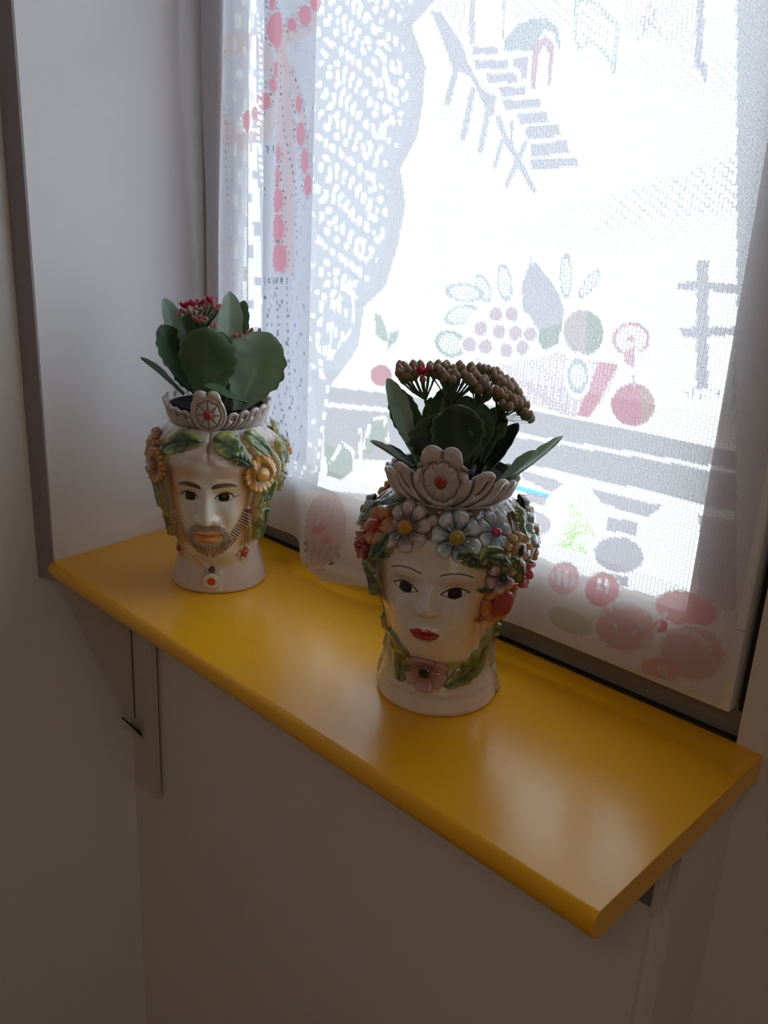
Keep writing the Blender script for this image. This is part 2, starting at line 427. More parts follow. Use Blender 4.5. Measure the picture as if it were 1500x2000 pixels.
# ------------------------------------------------------------------ brackets under the shelf
def bracket_left():
    b = empty('shelf_bracket', (0.016, PY, -0.027))
    tag(b, 'painted triangular shelf bracket with backing batten, under the left end of the shelf', 'bracket')
    o = np.array([0.016, PY, -0.027])
    bm = bmesh.new()   # web: thin triangular plate
    x0, x1 = 0.0, 0.003
    prism_bm(bm, [Vector((x0, 0.004, -0.0240)) - Vector(o), Vector((x0, PY - 0.010, -0.0240)) - Vector(o), Vector((x0, PY - 0.010, -0.262)) - Vector(o)], (0.003, 0, 0), 0)
    bm_obj('web_plate', bm, BRKT, b)
    bm = bmesh.new(); box_bm(bm, np.array((-0.004, PY - 0.010, -0.350)) - o, np.array((0.048, PY - 0.0003, -0.0240)) - o, 0.0012)
    bm_obj('batten', bm, BRKT, b)
    # folded strut foot: small open channel
    bm = bmesh.new()
    P = lambda x, y, z: Vector((x, y, z)) - Vector(o)
    prism_bm(bm, [P(0.004, PY - 0.032, -0.236), P(0.004, PY - 0.0102, -0.268), P(0.004, PY - 0.0102, -0.276), P(0.004, PY - 0.036, -0.240)], (0.018, 0, 0), 0)
    bm_obj('strut_foot', bm, BRKT, b)
    bm = bmesh.new()
    prism_bm(bm, [P(0.006, PY - 0.030, -0.2345), P(0.006, PY - 0.0105, -0.262), P(0.006, PY - 0.0105, -0.2655), P(0.006, PY - 0.031, -0.2370)], (0.014, 0, 0), 0)
    bm_obj('hollow', bm, DARK, b)
    bm = bmesh.new(); box_bm(bm, np.array((-0.0048, PY - 0.0112, -0.26)) - o, np.array((-0.0036, PY - 0.0090, -0.0240)) - o)
    box_bm(bm, np.array((0.0030, PY - 0.0108, -0.245)) - o, np.array((0.0044, PY - 0.0090, -0.0240)) - o)
    bm_obj('joint_gap', bm, DARK, b)
bracket_left()
def bracket_right():
    o = np.array([0.700, PY, -0.027])
    b = empty('shelf_bracket', tuple(o)); b.name = 'shelf_bracket'
    tag(b, 'small painted bracket under the right end of the shelf, beside the wall corner', 'bracket')
    bm = bmesh.new()
    P = lambda x, y, z: Vector((x, y, z)) - Vector(o)
    prism_bm(bm, [P(0.7165, 0.1225, -0.0240), P(0.7165, 0.1225, -0.0910), P(0.7165, 0.1405, -0.0860), P(0.7165, 0.1405, -0.0240)], (0.0035, 0, 0), 0)
    bm_obj('side_plate', bm, BRKT, b)
    bm = bmesh.new(); box_bm(bm, np.array((0.698, 0.124, -0.0850)) - o, np.array((0.7163, 0.1388, -0.0240)) - o, 0.0008)
    bm_obj('arm', bm, ARM_SHADE, b)
bracket_right()

# ------------------------------------------------------------------ lace curtain
def curtain():
    nx, nz = 440, 412
    zt = 0.70
    xs = np.linspace(-0.010, 0.702, nx)
    hemx = np.array([-.0015, .03, .075, .117, .153, .185, .222, .25, .30, .40, .486, .606, .702])
    hemz = np.array([.072, .064, .052, .042, .031, .020, .009, .0035, .014, .026, .036, .037, .044])
    hz = np.interp(xs, hemx, hemz)
    t = np.linspace(0, 1, nz)
    X = np.repeat(xs[None, :], nz, 0)
    # the design is laid out on the flat cloth: rows at constant height above z = .10, squeezed below
    Z = np.empty((nz, nx))
    zflat = zt - t * (zt - 0.003)
    for i, zf in enumerate(zflat):
        if zf > 0.12: Z[i] = zf
        else: Z[i] = hz + (0.12 - hz) * (zf - 0.003) / (0.12 - 0.003)
    Y = np.full_like(Z, 0.229)
    # folds at the left edge
    fl = np.exp(-np.maximum(0, X - 0.10) / 0.05)
    Y += fl * 0.0055 * np.sin(2 * np.pi * (X + 0.010 * np.sin(Z * 7)) / 0.052 + 0.6)
    Y += 0.0022 * np.sin(2 * np.pi * X / 0.11 + 2.0 * np.sin(3 * Z)) * np.clip((0.5 - X) / 0.3, 0, 1)
    Y += 0.0012 * np.sin(X * 41 + Z * 9)
    # loose bottom that kicks forward over the shelf behind the pots
    low = np.clip((0.13 - Z) / 0.12, 0, 1)
    kick = np.exp(-((X - 0.255) / 0.080) ** 2) * 0.024 + np.exp(-((X - 0.45) / 0.05) ** 2) * 0.008
    Y -= kick * low ** 1.3
    Y -= 0.011 * low * np.sin(2 * np.pi * (X - 0.02) / 0.085) * np.clip((0.26 - X) / 0.1, 0, 1)
    X = X + 0.006 * low * np.sin(2 * np.pi * X / 0.15) * (X < 0.60) * (X > 0.03)
    Y = np.minimum(Y, 0.2405)
    P = np.stack([X, Y, Z], -1)
    # pattern space = photograph space of the flat cloth
    FX = np.repeat(xs[None, :], nz, 0); FZ = Z.copy()
    px, py = project(np.stack([FX, np.full_like(FX, 0.229), FZ], -1))
    dens = np.zeros((nz, nx)); tint = np.zeros((nz, nx, 3)); tint[:] = (0.80, 0.77, 0.80)
    MAUVE = (0.70, 0.63, 0.68); GREY = (0.62, 0.62, 0.63); PINK = (0.80, 0.36, 0.42); PALE = (0.82, 0.66, 0.67)
    GREEN = (0.50, 0.53, 0.45); WHITE = (0.84, 0.83, 0.87); HEM = (0.90, 0.83, 0.81)
    rng = np.random.RandomState(4)
    def put(mask, d, c=None, mix=1.0):
        dens[mask] = d
        if c is not None: tint[mask] = np.array(c) * mix + tint[mask] * (1 - mix)
    def poly(pts):
        pts = np.array(pts, float); ins = np.zeros(px.shape, bool); n = len(pts)
        for i in range(n):
            x1, y1 = pts[i]; x2, y2 = pts[(i + 1) % n]
            if y1 == y2: continue
            c = ((y1 > py) != (y2 > py)) & (px < (x2 - x1) * (py - y1) / (y2 - y1) + x1)
            ins ^= c
        return ins
    def ell(cx, cy, rx, ry, rot=0):
        a = math.radians(rot); dx = px - cx; dy = py - cy
        u = dx * math.cos(a) + dy * math.sin(a); v = -dx * math.sin(a) + dy * math.cos(a)
        return (u / rx) ** 2 + (v / ry) ** 2
    def line(pts, w):
        d = np.full(px.shape, 1e9)
        for (x1, y1), (x2, y2) in zip(pts[:-1], pts[1:]):
            vx, vy = x2 - x1, y2 - y1; L = vx * vx + vy * vy + 1e-9
            s = np.clip(((px - x1) * vx + (py - y1) * vy) / L, 0, 1)
            d = np.minimum(d, np.hypot(px - x1 - s * vx, py - y1 - s * vy))
        return d < w / 2
    def ZP(pts, s, ox, oy): return [(x / s + ox, y / s + oy) for x, y in pts]
    cell = (np.floor(px / 7).astype(int) * 73 + np.floor(py / 9).astype(int) * 151)
    hsh = ((cell * 2654435761) % 1000) / 1000.0
    z6 = lambda pts: ZP(pts, 2.143, 800, 0)
    z8 = lambda pts: ZP(pts, 2.308, 850, 500)
    z9 = lambda pts: ZP(pts, 2.727, 950, 900)
    z7 = lambda pts: ZP(pts, 3.0, 400, 500)
    # ---- faint hatching on the open ground
    hat = ((np.floor(px / 9) + np.floor(py / 7) * 2) % 3 == 0)
    g1 = poly([(900, 470), (1500, 275), (1500, 400), (1240, 500)]) | poly([(830, 220), (1000, 120), (1120, 330), (900, 330)]) | poly([(760, 380), (900, 360), (880, 560), (700, 590)]) | poly([(1120, 100), (1500, 120), (1450, 200), (1200, 150)])
    put(g1 & hat, 0.03, GREY)
    put(poly([(1200, 380), (1500, 290), (1500, 400), (1160, 450)]) & hat, 0.40, GREY)
    # ---- upper right: cottage, steps, trees
    for q in ([(260, 195), (370, 195), (370, 228), (260, 228)], [(265, 250), (412, 250), (415, 290), (275, 290)], [(435, 240), (500, 235), (492, 335), (470, 335), (465, 285), (435, 282)],
              [(315, 308), (450, 305), (455, 345), (325, 348)], [(370, 365), (490, 360), (492, 402), (385, 405)], [(385, 420), (550, 412), (552, 452), (400, 460)], [(450, 480), (580, 470), (585, 512), (462, 518)],
              [(478, 535), (625, 520), (636, 570), (500, 585)], [(505, 600), (660, 588), (672, 642), (515, 656)], [(508, 668), (700, 655), (710, 700), (512, 710)]):
        put(poly(z6(q)), 0.85, MAUVE)
    put(poly(z6([(392, 215), (400, 160), (460, 98), (540, 70), (596, 74), (625, 120), (636, 190), (625, 215), (605, 140), (570, 122), (545, 165), (520, 215)])), 0.8, GREY)
    put(poly(z6([(508, 375), (520, 200), (570, 148), (610, 190), (598, 362), (580, 362), (585, 225), (568, 190), (548, 225), (530, 380)])), 0.8, (0.78, 0.52, 0.58))
    put(poly(z6([(85, 45), (130, 45), (215, 175), (245, 265), (300, 370), (362, 405), (345, 500), (322, 470), (255, 325), (205, 300), (168, 445), (140, 440), (180, 290), (130, 150)])), 0.85, MAUVE)
    for a, w in (([(262, 375), (222, 580)], 26), ([(330, 440), (292, 630)], 26), ([(370, 495), (400, 580), (440, 640), (522, 795)], 26), ([(430, 508), (425, 600)], 18), ([(488, 600), (450, 680), (408, 772)], 24), ([(385, 590), (352, 700)], 18),
                 ([(262, 0), (258, 170)], 26), ([(397, 0), (390, 160)], 10), ([(1222, 0), (1210, 275)], 34), ([(1232, 275), (1240, 335)], 26), ([(1385, 0), (1390, 150)], 30), ([(1465, 0), (1462, 70)], 40)):
        put(line(z6(a), w / 2.143), 0.8, MAUVE)
    pts = z6([(690, 60), (700, 0), (780, 10), (830, 70), (870, 100), (860, 190), (850, 300)])
    put(line(pts, 9), 0.6, GREY)
    put(line(z6([(700, 60), (690, 130), (710, 210), (750, 170), (800, 200), (840, 260)]), 8), 0.55, GREY)
    put(poly(z6([(970, 60), (1000, 10), (1040, 60), (1055, 150), (1010, 110), (960, 160), (945, 190)])) & (hsh < .8), 0.7, GREY)
    put(poly(z6([(90, 0), (250, 0), (250, 170), (150, 60)])) & (hsh < .5), 0.3, MAUVE)
    put(poly(z6([(405, 0), (690, 0), (690, 110), (620, 130), (500, 60), (410, 130)])) & hat, 0.2, GREY)
    put(poly(z6([(720, 20), (850, 60), (840, 180), (700, 170)])) & hat, 0.35, GREY)
    put(poly(z6([(880, 0), (1200, 0), (1200, 250), (1080, 190), (900, 110)])) & (np.floor(px / 5) % 2 == 0), 0.28, PALE)
    put(poly(z6([(1240, 30), (1500, 60), (1500, 150), (1390, 160), (1380, 40)])) & (hsh < .6), 0.5, (0.8, .6, .64))
    # ---- fruit bowl
    put(poly(z8([(430, 25), (470, 35), (520, 110), (570, 190), (584, 250), (560, 400), (490, 425), (450, 350), (395, 240), (392, 130)])), 0.9, MAUVE)
    put(poly(z8([(452, 340), (575, 300), (560, 400), (490, 425)])), 0.9, GREEN)
    put(line(z8([(432, 0), (440, 40)]), 4), .6, GREY)
    def ring(cx, cy, rx, ry, rot, inner=0.75, col=GREY, d=0.8, din=0.25):
        e = ell(cx / 2.308 + 850, cy / 2.308 + 500, rx / 2.308, ry / 2.308, rot)
        put(e < inner ** 2, din, col); put((e < 1) & (e > inner ** 2), d, col)
    ring(310, 120, 36, 88, -8); ring(212, 145, 32, 70, -20); ring(130, 165, 85, 42, 8); ring(115, 265, 75, 42, -20); ring(70, 395, 70, 60, 30, .7, GREEN)
    ring(592, 90, 28, 105, 0); ring(695, 125, 28, 80, 35)
    e = ell(670 / 2.308 + 850, 345 / 2.308 + 500, 88 / 2.308, 105 / 2.308, -10)
    put(e < 1, 0.9, (0.72, 0.60, 0.58)); put((e < 1) & (px > 1145), 0.9, GREEN)
    bowl = poly(z8([(140, 390), (230, 470), (430, 470), (560, 430), (620, 460), (825, 490), (790, 590), (700, 725), (600, 720), (480, 680), (350, 640), (230, 560)]))
    put(bowl, 0.62, (0.80, 0.62, 0.66)); put(bowl & (hsh < .3), 0.3, (0.8, 0.62, 0.66))
    put(bowl & (poly(z8([(140, 390), (210, 500), (300, 590), (240, 580)])) | poly(z8([(740, 470), (825, 490), (700, 725), (640, 720)]))), 0.8, PINK)
    cl = ell(290 / 2.308 + 850, 350 / 2.308 + 500, 165 / 2.308, 140 / 2.308)
    put(cl < 1, 0.05, WHITE)
    for cx, cy in ((270, 262), (345, 262), (200, 328), (285, 342), (362, 350), (222, 410), (318, 425), (395, 412), (432, 352), (150, 400)):
        e = ell(cx / 2.308 + 850, cy / 2.308 + 500, 33 / 2.308, 37 / 2.308)
        put(e < 1.35, 0.03, WHITE); put(e < 0.85, 0.85, (0.76, 0.55, 0.60))
    e = ell(645 / 2.308 + 850, 540 / 2.308 + 500, 60 / 2.308, 105 / 2.308)
    put(e < 1.0, 0.0, WHITE); put(e < 0.60, 0.8, GREY); put(e < .28, 0.2, GREY)
    e = ell(880 / 2.308 + 850, 375 / 2.308 + 500, 86 / 2.308, 78 / 2.308)
    put(e < 1, 0.85, (0.80, 0.46, 0.52)); put((e < .62) & (e > .04), 0.3, PALE)
    put(poly(z8([(860, 420), (900, 400), (895, 510), (845, 480)])), 0.8, (0.80, 0.46, 0.52)); put(poly(z8([(895, 430), (970, 440), (960, 480), (900, 470)])), .05, WHITE)
    e = ell(890 / 2.308 + 850, 672 / 2.308 + 500, 98 / 2.308, 98 / 2.308)
    put(e < 1.25, 0.0, WHITE); put(e < 1, 0.92, PINK); put((e < 1) & (px > 1250), .92, (0.74, .48, .44)); put(line(z8([(890, 540), (895, 590)]), 6), 0.8, GREY)
    # ---- fence posts at the right
    for q in ([(1180, 20), (1235, 20), (1232, 600), (1178, 600)], [(1088, 115), (1390, 125), (1390, 178), (1200, 150), (1090, 155)], [(1095, 322), (1385, 318), (1385, 360), (1300, 360), (1120, 368)], [(1385, -20), (1452, -10), (1400, 560), (1340, 700), (1350, 560)]):
        put(poly(z8(q)), 0.85, MAUVE)
    put(poly(z8([(1090, 620), (1180, 590), (1290, 600), (1290, 640), (1090, 650)])) & (hsh < .35), 0.6, (0.75, .6, .64))
    # ---- table bands
    def yl(pts): return np.interp(px, [p[0] for p in pts], [p[1] for p in pts])
    Lx = px > 632
    a0 = yl([(600, 750), (750, 768), (1050, 803), (1440, 884), (1500, 897)]); a1 = yl([(600, 782), (750, 796), (1040, 850), (1440, 918), (1500, 930)])
    b0 = a1 + 9; b1 = yl([(600, 890), (750, 900), (1040, 908), (1440, 1000), (1500, 1015)]); c0 = b1 + 9; c1 = yl([(1000, 960), (1440, 1020), (1500, 1035)])
    for t0_, t1_ in ((a0, a1), (b0, b1)): put(Lx & (py > t0_) & (py < t1_), 0.85, (0.66, 0.60, 0.63))
    put(Lx & (((py > a1) & (py < b0)) | ((py > b1) & (py < c0))), 0.0, WHITE)
    for q in ([(180, 45), (420, 118), (350, 168), (190, 92)], [(213, 165), (322, 190), (312, 242), (208, 215)], [(560, 152), (935, 240), (860, 302), (622, 232)], [(650, 298), (802, 332), (792, 402), (640, 368)], [(612, 590), (752, 622), (750, 672), (608, 645)], [(1130, 290), (1380, 330), (1380, 600), (1150, 480)]):
        put(poly(z9(q)), 0.85, MAUVE)
    put(poly(z9([(1150, 320), (1500, 320), (1400, 800), (1120, 780)])), 0.72, MAUVE)
    put(ell(250 / 2.727 + 950, 330 / 2.727 + 900, 36, 24, 12) < 1, 0.8, MAUVE)
    put(ell(705 / 2.727 + 950, 500 / 2.727 + 900, 47, 34, 12) < 1, 0.9, MAUVE)
    # ---- leaves, disc and stripes at lower left of the picture
    for q in ([(995, 330), (1030, 350), (1060, 430), (1075, 500), (1040, 500), (1000, 460)], [(1080, 450), (1140, 430), (1120, 500), (1060, 560)]): put(poly(z7(q)), 0.8, GREEN)
    e = ell(1030 / 3 + 400, 700 / 3 + 500, 20, 21); put(e < 1.5, 0, WHITE); put(e < 1, .9, PINK)
    for q in ([(930, 1080), (980, 960), (1060, 950), (1060, 1080), (960, 1160), (920, 1150)], [(700, 1100), (800, 1130), (880, 1120), (870, 1260), (800, 1310), (720, 1290)]):
        m_ = poly(z7(q)); put(m_, .8, GREEN)
    for q, w in ([(645, 905), (668, 865), (690, 880), (700, 925), (672, 945)], 7), ([(712, 875), (725, 820), (750, 815), (755, 860)], 7), ([(705, 840), (706, 940)], 7), ([(640, 940), (700, 955)], 8):
        put(line(q, w) & (hsh < .8), 0.0, WHITE)
    # ---- left border: medallion mesh, then folded solid cloth with the ribbon bow
    bx = np.interp(py, [0, 50, 130, 200, 270, 330, 400, 480, 560, 600, 680, 760, 960], [850, 803, 832, 826, 815, 782, 792, 776, 752, 712, 700, 640, 620])
    med = (px < bx) & (px > 600) & (py < 960)
    put(med, 0.90, (0.74, 0.70, 0.75))
    put((px < bx) & (px > bx - 22) & (py < 600), 0.85, MAUVE)
    flw = (np.sin(px / 5.2 + np.sin(py / 31) * 2) * np.sin(py / 6.5 + np.sin(px / 27) * 2) > 0.42) & (px < bx - 45 - 15 * np.sin(py / 40)) & (px > 622) & (py < 600)
    put(flw, 0.05, WHITE)
    put(med & (hsh < .14) & (px < bx - 30), 0.05, WHITE)
    dash = (np.floor(py / 13) % 2 == 0)
    put(line([(700, 0), (740, 60), (752, 130), (765, 200), (748, 280), (725, 350), (722, 430), (700, 520), (690, 580)], 8) & dash, 0.0, WHITE)
    put(line([(632, 560), (620, 660), (628, 730), (640, 760), (625, 860), (615, 920)], 7) & dash, 0.0, WHITE)
    put(line([(690, 540), (650, 600), (640, 700), (690, 640), (690, 570)], 6) & (hsh < .7), 0.0, WHITE)
    sol = px < 612 + 8 * np.sin(py / 60)
    put(sol & (py < 985), 0.93, (0.80, 0.78, 0.86))
    put(sol & (py < 985) & (hsh < .10) & (px > 570), 0.3, WHITE)
    put((px > 481) & (px < 504) & (py < 660) & (hsh < .8) & (ell(492, 60, 30, 10) > 1) & (ell(492, 268, 30, 12) > 1), 0.02, WHITE)
    put((px > 440) & (px < 481) & (py < 620) & (hsh < .25), 0.5, WHITE)
    def band(m_, c, mix=.75): tint[m_ & sol] = np.array(c) * mix + tint[m_ & sol] * (1 - mix)
    e = ell(478, 175, 62, 118); band((e < 1) & (e > .45), (0.86, 0.66, 0.65), .6)
    band(line([(548, 95), (560, 200), (562, 330), (560, 520)], 34), (0.86, 0.62, 0.62), .6)
    band(line([(555, 95), (585, 180), (600, 280), (608, 370)], 14), (0.86, 0.64, 0.63), .6)
    band(line([(560, 75), (600, 50), (635, 0)], 34), (0.86, 0.64, 0.63), .6)
    for cx, cy, rx, ry in ((538, 57, 19, 38), (478, 235, 9, 21), (501, 222, 8, 13), (513, 196, 8, 17), (526, 165, 7, 14), (532, 135, 5, 16), (575, 50, 8, 14), (597, 30, 11, 20), (615, 6, 10, 16), (527, 5, 5, 14),
                           (546, 302, 8, 18), (543, 345, 9, 20), (543, 391, 15, 25), (543, 446, 15, 28), (546, 503, 16, 28), (586, 205, 6, 18), (590, 262, 9, 24), (598, 315, 8, 24), (604, 362, 7, 22)):
        m_ = ell(cx, cy, rx, ry) < 1
        put(m_ & (px < 625), 0.95, (0.86, 0.40, 0.47))
        rr = ell(cx, cy, rx + 5, ry + 5); r2 = ell(cx, cy, rx + 1.5, ry + 1.5)
        put((rr < 1) & (r2 > 1) & (np.floor(py / 6) % 2 == 0), 0.0)
    hole = (np.floor(py / 7) % 2 == 0)
    for q in ([(508, 20), (512, 120), (505, 270), (510, 380)], [(555, 100), (552, 190), (535, 260), (530, 300)], [(553, 150), (562, 260), (580, 370), (582, 500), (570, 540)],
              [(455, 230), (450, 300), (455, 560)], [(560, 130), (580, 150), (595, 210), (610, 320)], [(512, 545), (520, 560), (512, 640)], [(540, 550), (545, 640), (530, 700), (545, 780), (560, 860), (580, 920)], [(560, 545), (560, 700), (568, 800)],
              [(520, 800), (545, 850), (530, 900), (545, 960)], [(450, 100), (440, 160), (452, 250)]):
        put(line(q, 3.6) & hole & sol, 0.0)
    for yy, x0_, x1_ in ((290, 505, 530), (548, 508, 570), (830, 505, 545)):
        put((np.abs(py - yy) < 7) & (px > x0_) & (px < x1_) & (np.floor(px / 4.5) % 2 == 0), 0.0)
    put(sol & (px > 500) & (px < 600) & (py > 560) & (py < 960) & (((np.floor(px / 5) + np.floor(py / 9)) % 5) == 0) & (hsh < .45), 0.0)
    put((px > 1440) & (py < 1210), 0.95, (0.84, 0.80, 0.84))
    # ---- bottom border with roses
    hb = np.interp(px, [400, 590, 760, 1000, 1130, 1230, 1400, 1500], [985, 955, 968, 1068, 1118, 1152, 1205, 1230])
    hem = py > hb
    put(hem, 0.90, HEM)
    rib = (np.floor(px / 5) % 2 == 0)
    put(hem & rib, 0.80)
    e = ell(650, 1030, 42, 72, -8); put(hem & (e < 1), 0.6, (0.84, 0.62, 0.62)); put(hem & (e < 1) & (hsh < .4), 0.25, PALE)
    put(hem & (e > 1) & (e < 1.25) & (py > 1040) & hole, 0.0)
    for cx, cy, r1 in ((637, 1030, 14), (655, 1052, 13)): put(ell(cx, cy, r1, r1 * .6) < 1, .85, PINK)
    put(line([(596, 965), (604, 1010), (616, 1060), (628, 1110)], 7) & hem & hole, 0.0, WHITE)
    for cx, cy, rx, ry, c in ((1105, 1130, 30, 32, (0.82, .52, .54)), (1178, 1152, 30, 34, (0.80, .42, .44)), (1222, 1225, 56, 46, (0.80, .52, .50)), (1340, 1190, 62, 34, (0.80, .44, .44)), (1352, 1275, 62, 52, (0.80, .54, .52)), (1290, 1223, 13, 13, (0.80, .28, .3)), (1290, 1310, 40, 24, (0.82, .5, .48))):
        e = ell(cx, cy, rx, ry, 12); put((e < 1.2) & (e > 1) & hole, 0.15, WHITE); put(e < 1, 0.9, c)
    put(hem & (ell(1105, 1130, 26, 20) < 1) & (hsh < .4), .2, WHITE); put((ell(1178, 1145, 18, 15) < 1) & (hsh < .4), .15, WHITE)
    put(hem & line([(1200, 1215), (1205, 1240), (1225, 1245), (1250, 1225), (1252, 1215)], 5) & hole, .1, WHITE)
    put(hem & line([(1160, 1215), (1190, 1190), (1230, 1180), (1258, 1200)], 8) & (hsh < .6), .1, WHITE)
    put(hem & line([(1330, 1232), (1365, 1240), (1385, 1265), (1395, 1300)], 7) & (hsh < .7), .15, WHITE)
    put(hem & line([(1250, 1262), (1275, 1235), (1300, 1200), (1270, 1200)], 7) & (hsh < .7), .15, WHITE)
    put(hem & (ell(1120, 1215, 48, 22, 25) < 1), .85, (0.68, .66, .52))
    put(hem & line([(1280, 1300), (1310, 1330), (1330, 1345)], 10) & (hsh < .45), .15, WHITE)
    tint[hem & (py > hb + 60) & (px > 1000)] *= 0.97
    UV = np.stack([np.cumsum(np.full((nz, nx), xs[1] - xs[0]), 1), np.repeat(zflat[:, None], nx, 1), np.zeros((nz, nx))], -1)
    me = quads_mesh('lace_curtain', P, grid_faces(nz, nx), tint, UV.reshape(-1, 3))
    a = me.attributes.new('weave', 'FLOAT', 'POINT'); a.data.foreach_set('value', dens.astype(np.float32).ravel())
    cur = link_mesh('lace_curtain', me, LACE)
    tag(cur, 'white lace curtain with pink ribbons, fruit bowl and cottage pattern hanging over the window', 'curtain')
    r = tube_obj('curtain_rod', [(-0.03, 0.2295, 0.703), (0.70, 0.2295, 0.703)], 0.0045, ROD, None, 12)
    tag(r, 'thin brass rod above the lace curtain', 'curtain rod')
curtain()

# ------------------------------------------------------------------ outdoors
tag(box_obj('terrace', (-14, 0.6, -2.6), (14, 16, -2.5), OUTG), kind=ST)
sh = empty('window_shutter', (-0.012, 0.357, 0.0))
tag(sh, 'blue-grey shutter leaf standing open outside the left of the window', 'shutter')
bm = bmesh.new(); box_bm(bm, (-0.033, -0.016, 0.0), (0.033, 0.016, 0.90), 0.002)
bm_obj('shutter_leaf', bm, OUTW, sh)
gr = empty('garden_rail', (-1.35, 3.0, -2.5))
tag(gr, 'blue rail on posts outside, faint through the lace right of the woman planter', 'rail')
box_obj('rail', (-0.45, -0.012, 1.735), (0.10, 0.012, 1.758), BLUE, gr, 0.004)
for x in (-0.40, -0.15): box_obj('post', (x - .015, -0.018, 0.0), (x + .015, 0.018, 1.724), BLUE, gr, 0.002)
def outside_shrub():
    r = empty('garden_shrub', (-1.16, 3.15, -2.5))
    tag(r, 'leafy yellow-green shrub outside, faint through the lace beside the blue rail', 'shrub')
    tube_obj('trunk', [(0, 0, 0), (0.03, 0, 0.8), (-0.02, 0, 1.45)], [.03, .024, .012], STEM, r)
    rg_ = np.random.RandomState(2); n = 260
    c = rg_.normal(0, 1, (n, 3)); c /= np.linalg.norm(c, axis=1)[:, None]; c *= (rg_.rand(n, 1) ** .4) * np.array([.09, .09, .22]); c += np.array([0, 0, 1.52])
    a = rg_.normal(0, 1, (n, 3)); a /= np.linalg.norm(a, axis=1)[:, None]; b = np.cross(a, rg_.normal(0, 1, (n, 3))); b /= np.linalg.norm(b, axis=1)[:, None]
    V = np.stack([c - a * .03, c + b * .012, c + a * .03, c - b * .012], 1).reshape(-1, 3)
    o = link_mesh('foliage', quads_mesh('foliage', V, np.arange(4 * n).reshape(-1, 4)), HEDGE, r); o['kind'] = 'stuff'
outside_shrub()

# ------------------------------------------------------------------ ceramic heads
G = lambda a, s: np.exp(-(a / s) ** 2)
def sst(e0, e1, x):
    t = np.clip((x - e0) / (e1 - e0), 0, 1); return t * t * (3 - 2 * t)
def lerp(c, mask, col):
    m = np.clip(mask, 0, 1)[..., None]
    return c * (1 - m) + np.array(col) * m
def seg_dist(u, v, pts):
    d = np.full(u.shape, 1e9); s_at = np.zeros(u.shape); acc = 0.0
    for (x1, y1), (x2, y2) in zip(pts[:-1], pts[1:]):
        vx, vy = x2 - x1, y2 - y1; L = math.hypot(vx, vy) + 1e-9
        s = np.clip(((u - x1) * vx + (v - y1) * vy) / L ** 2, 0, 1)
        dd = np.hypot(u - x1 - s * vx, v - y1 - s * vy)
        s_at = np.where(dd < d, acc + s * L, s_at); d = np.minimum(d, dd); acc += L
    return d, s_at
def bez(p, n=14):
    t = np.linspace(0, 1, n)[:, None]; p = np.array(p, float)
    if len(p) == 3: r = (1 - t) ** 2 * p[0] + 2 * t * (1 - t) * p[1] + t * t * p[2]
    else: r = (1 - t) ** 3 * p[0] + 3 * t * (1 - t) ** 2 * p[1] + 3 * t * t * (1 - t) * p[2] + t ** 3 * p[3]
    return [tuple(q) for q in r]

SIDE_Z = [0, 2, 4, 15, 30, 42, 55, 65, 80, 100, 125, 145, 160, 172, 180, 186, 190]
KU = 68.0
def smooth_table(vals, sig=2.6):
    zz = np.arange(-20, 230, 0.5); v = np.interp(zz, SIDE_Z, vals)
    v = np.where(zz < 0, vals[0] + zz * 0, v)
    k = np.exp(-(np.arange(-30, 31) * 0.5 / sig) ** 2 / 2); k /= k.sum()
    w = np.convolve(np.pad(v, 30, mode='edge'), k, 'valid')
    keep = sst(4, 14, zz); return zz, v * (1 - keep) + w * keep
TABS = {}
def tab(key, z, vals):
    if key not in TABS: TABS[key] = smooth_table(vals)
    return np.interp(z, *TABS[key])

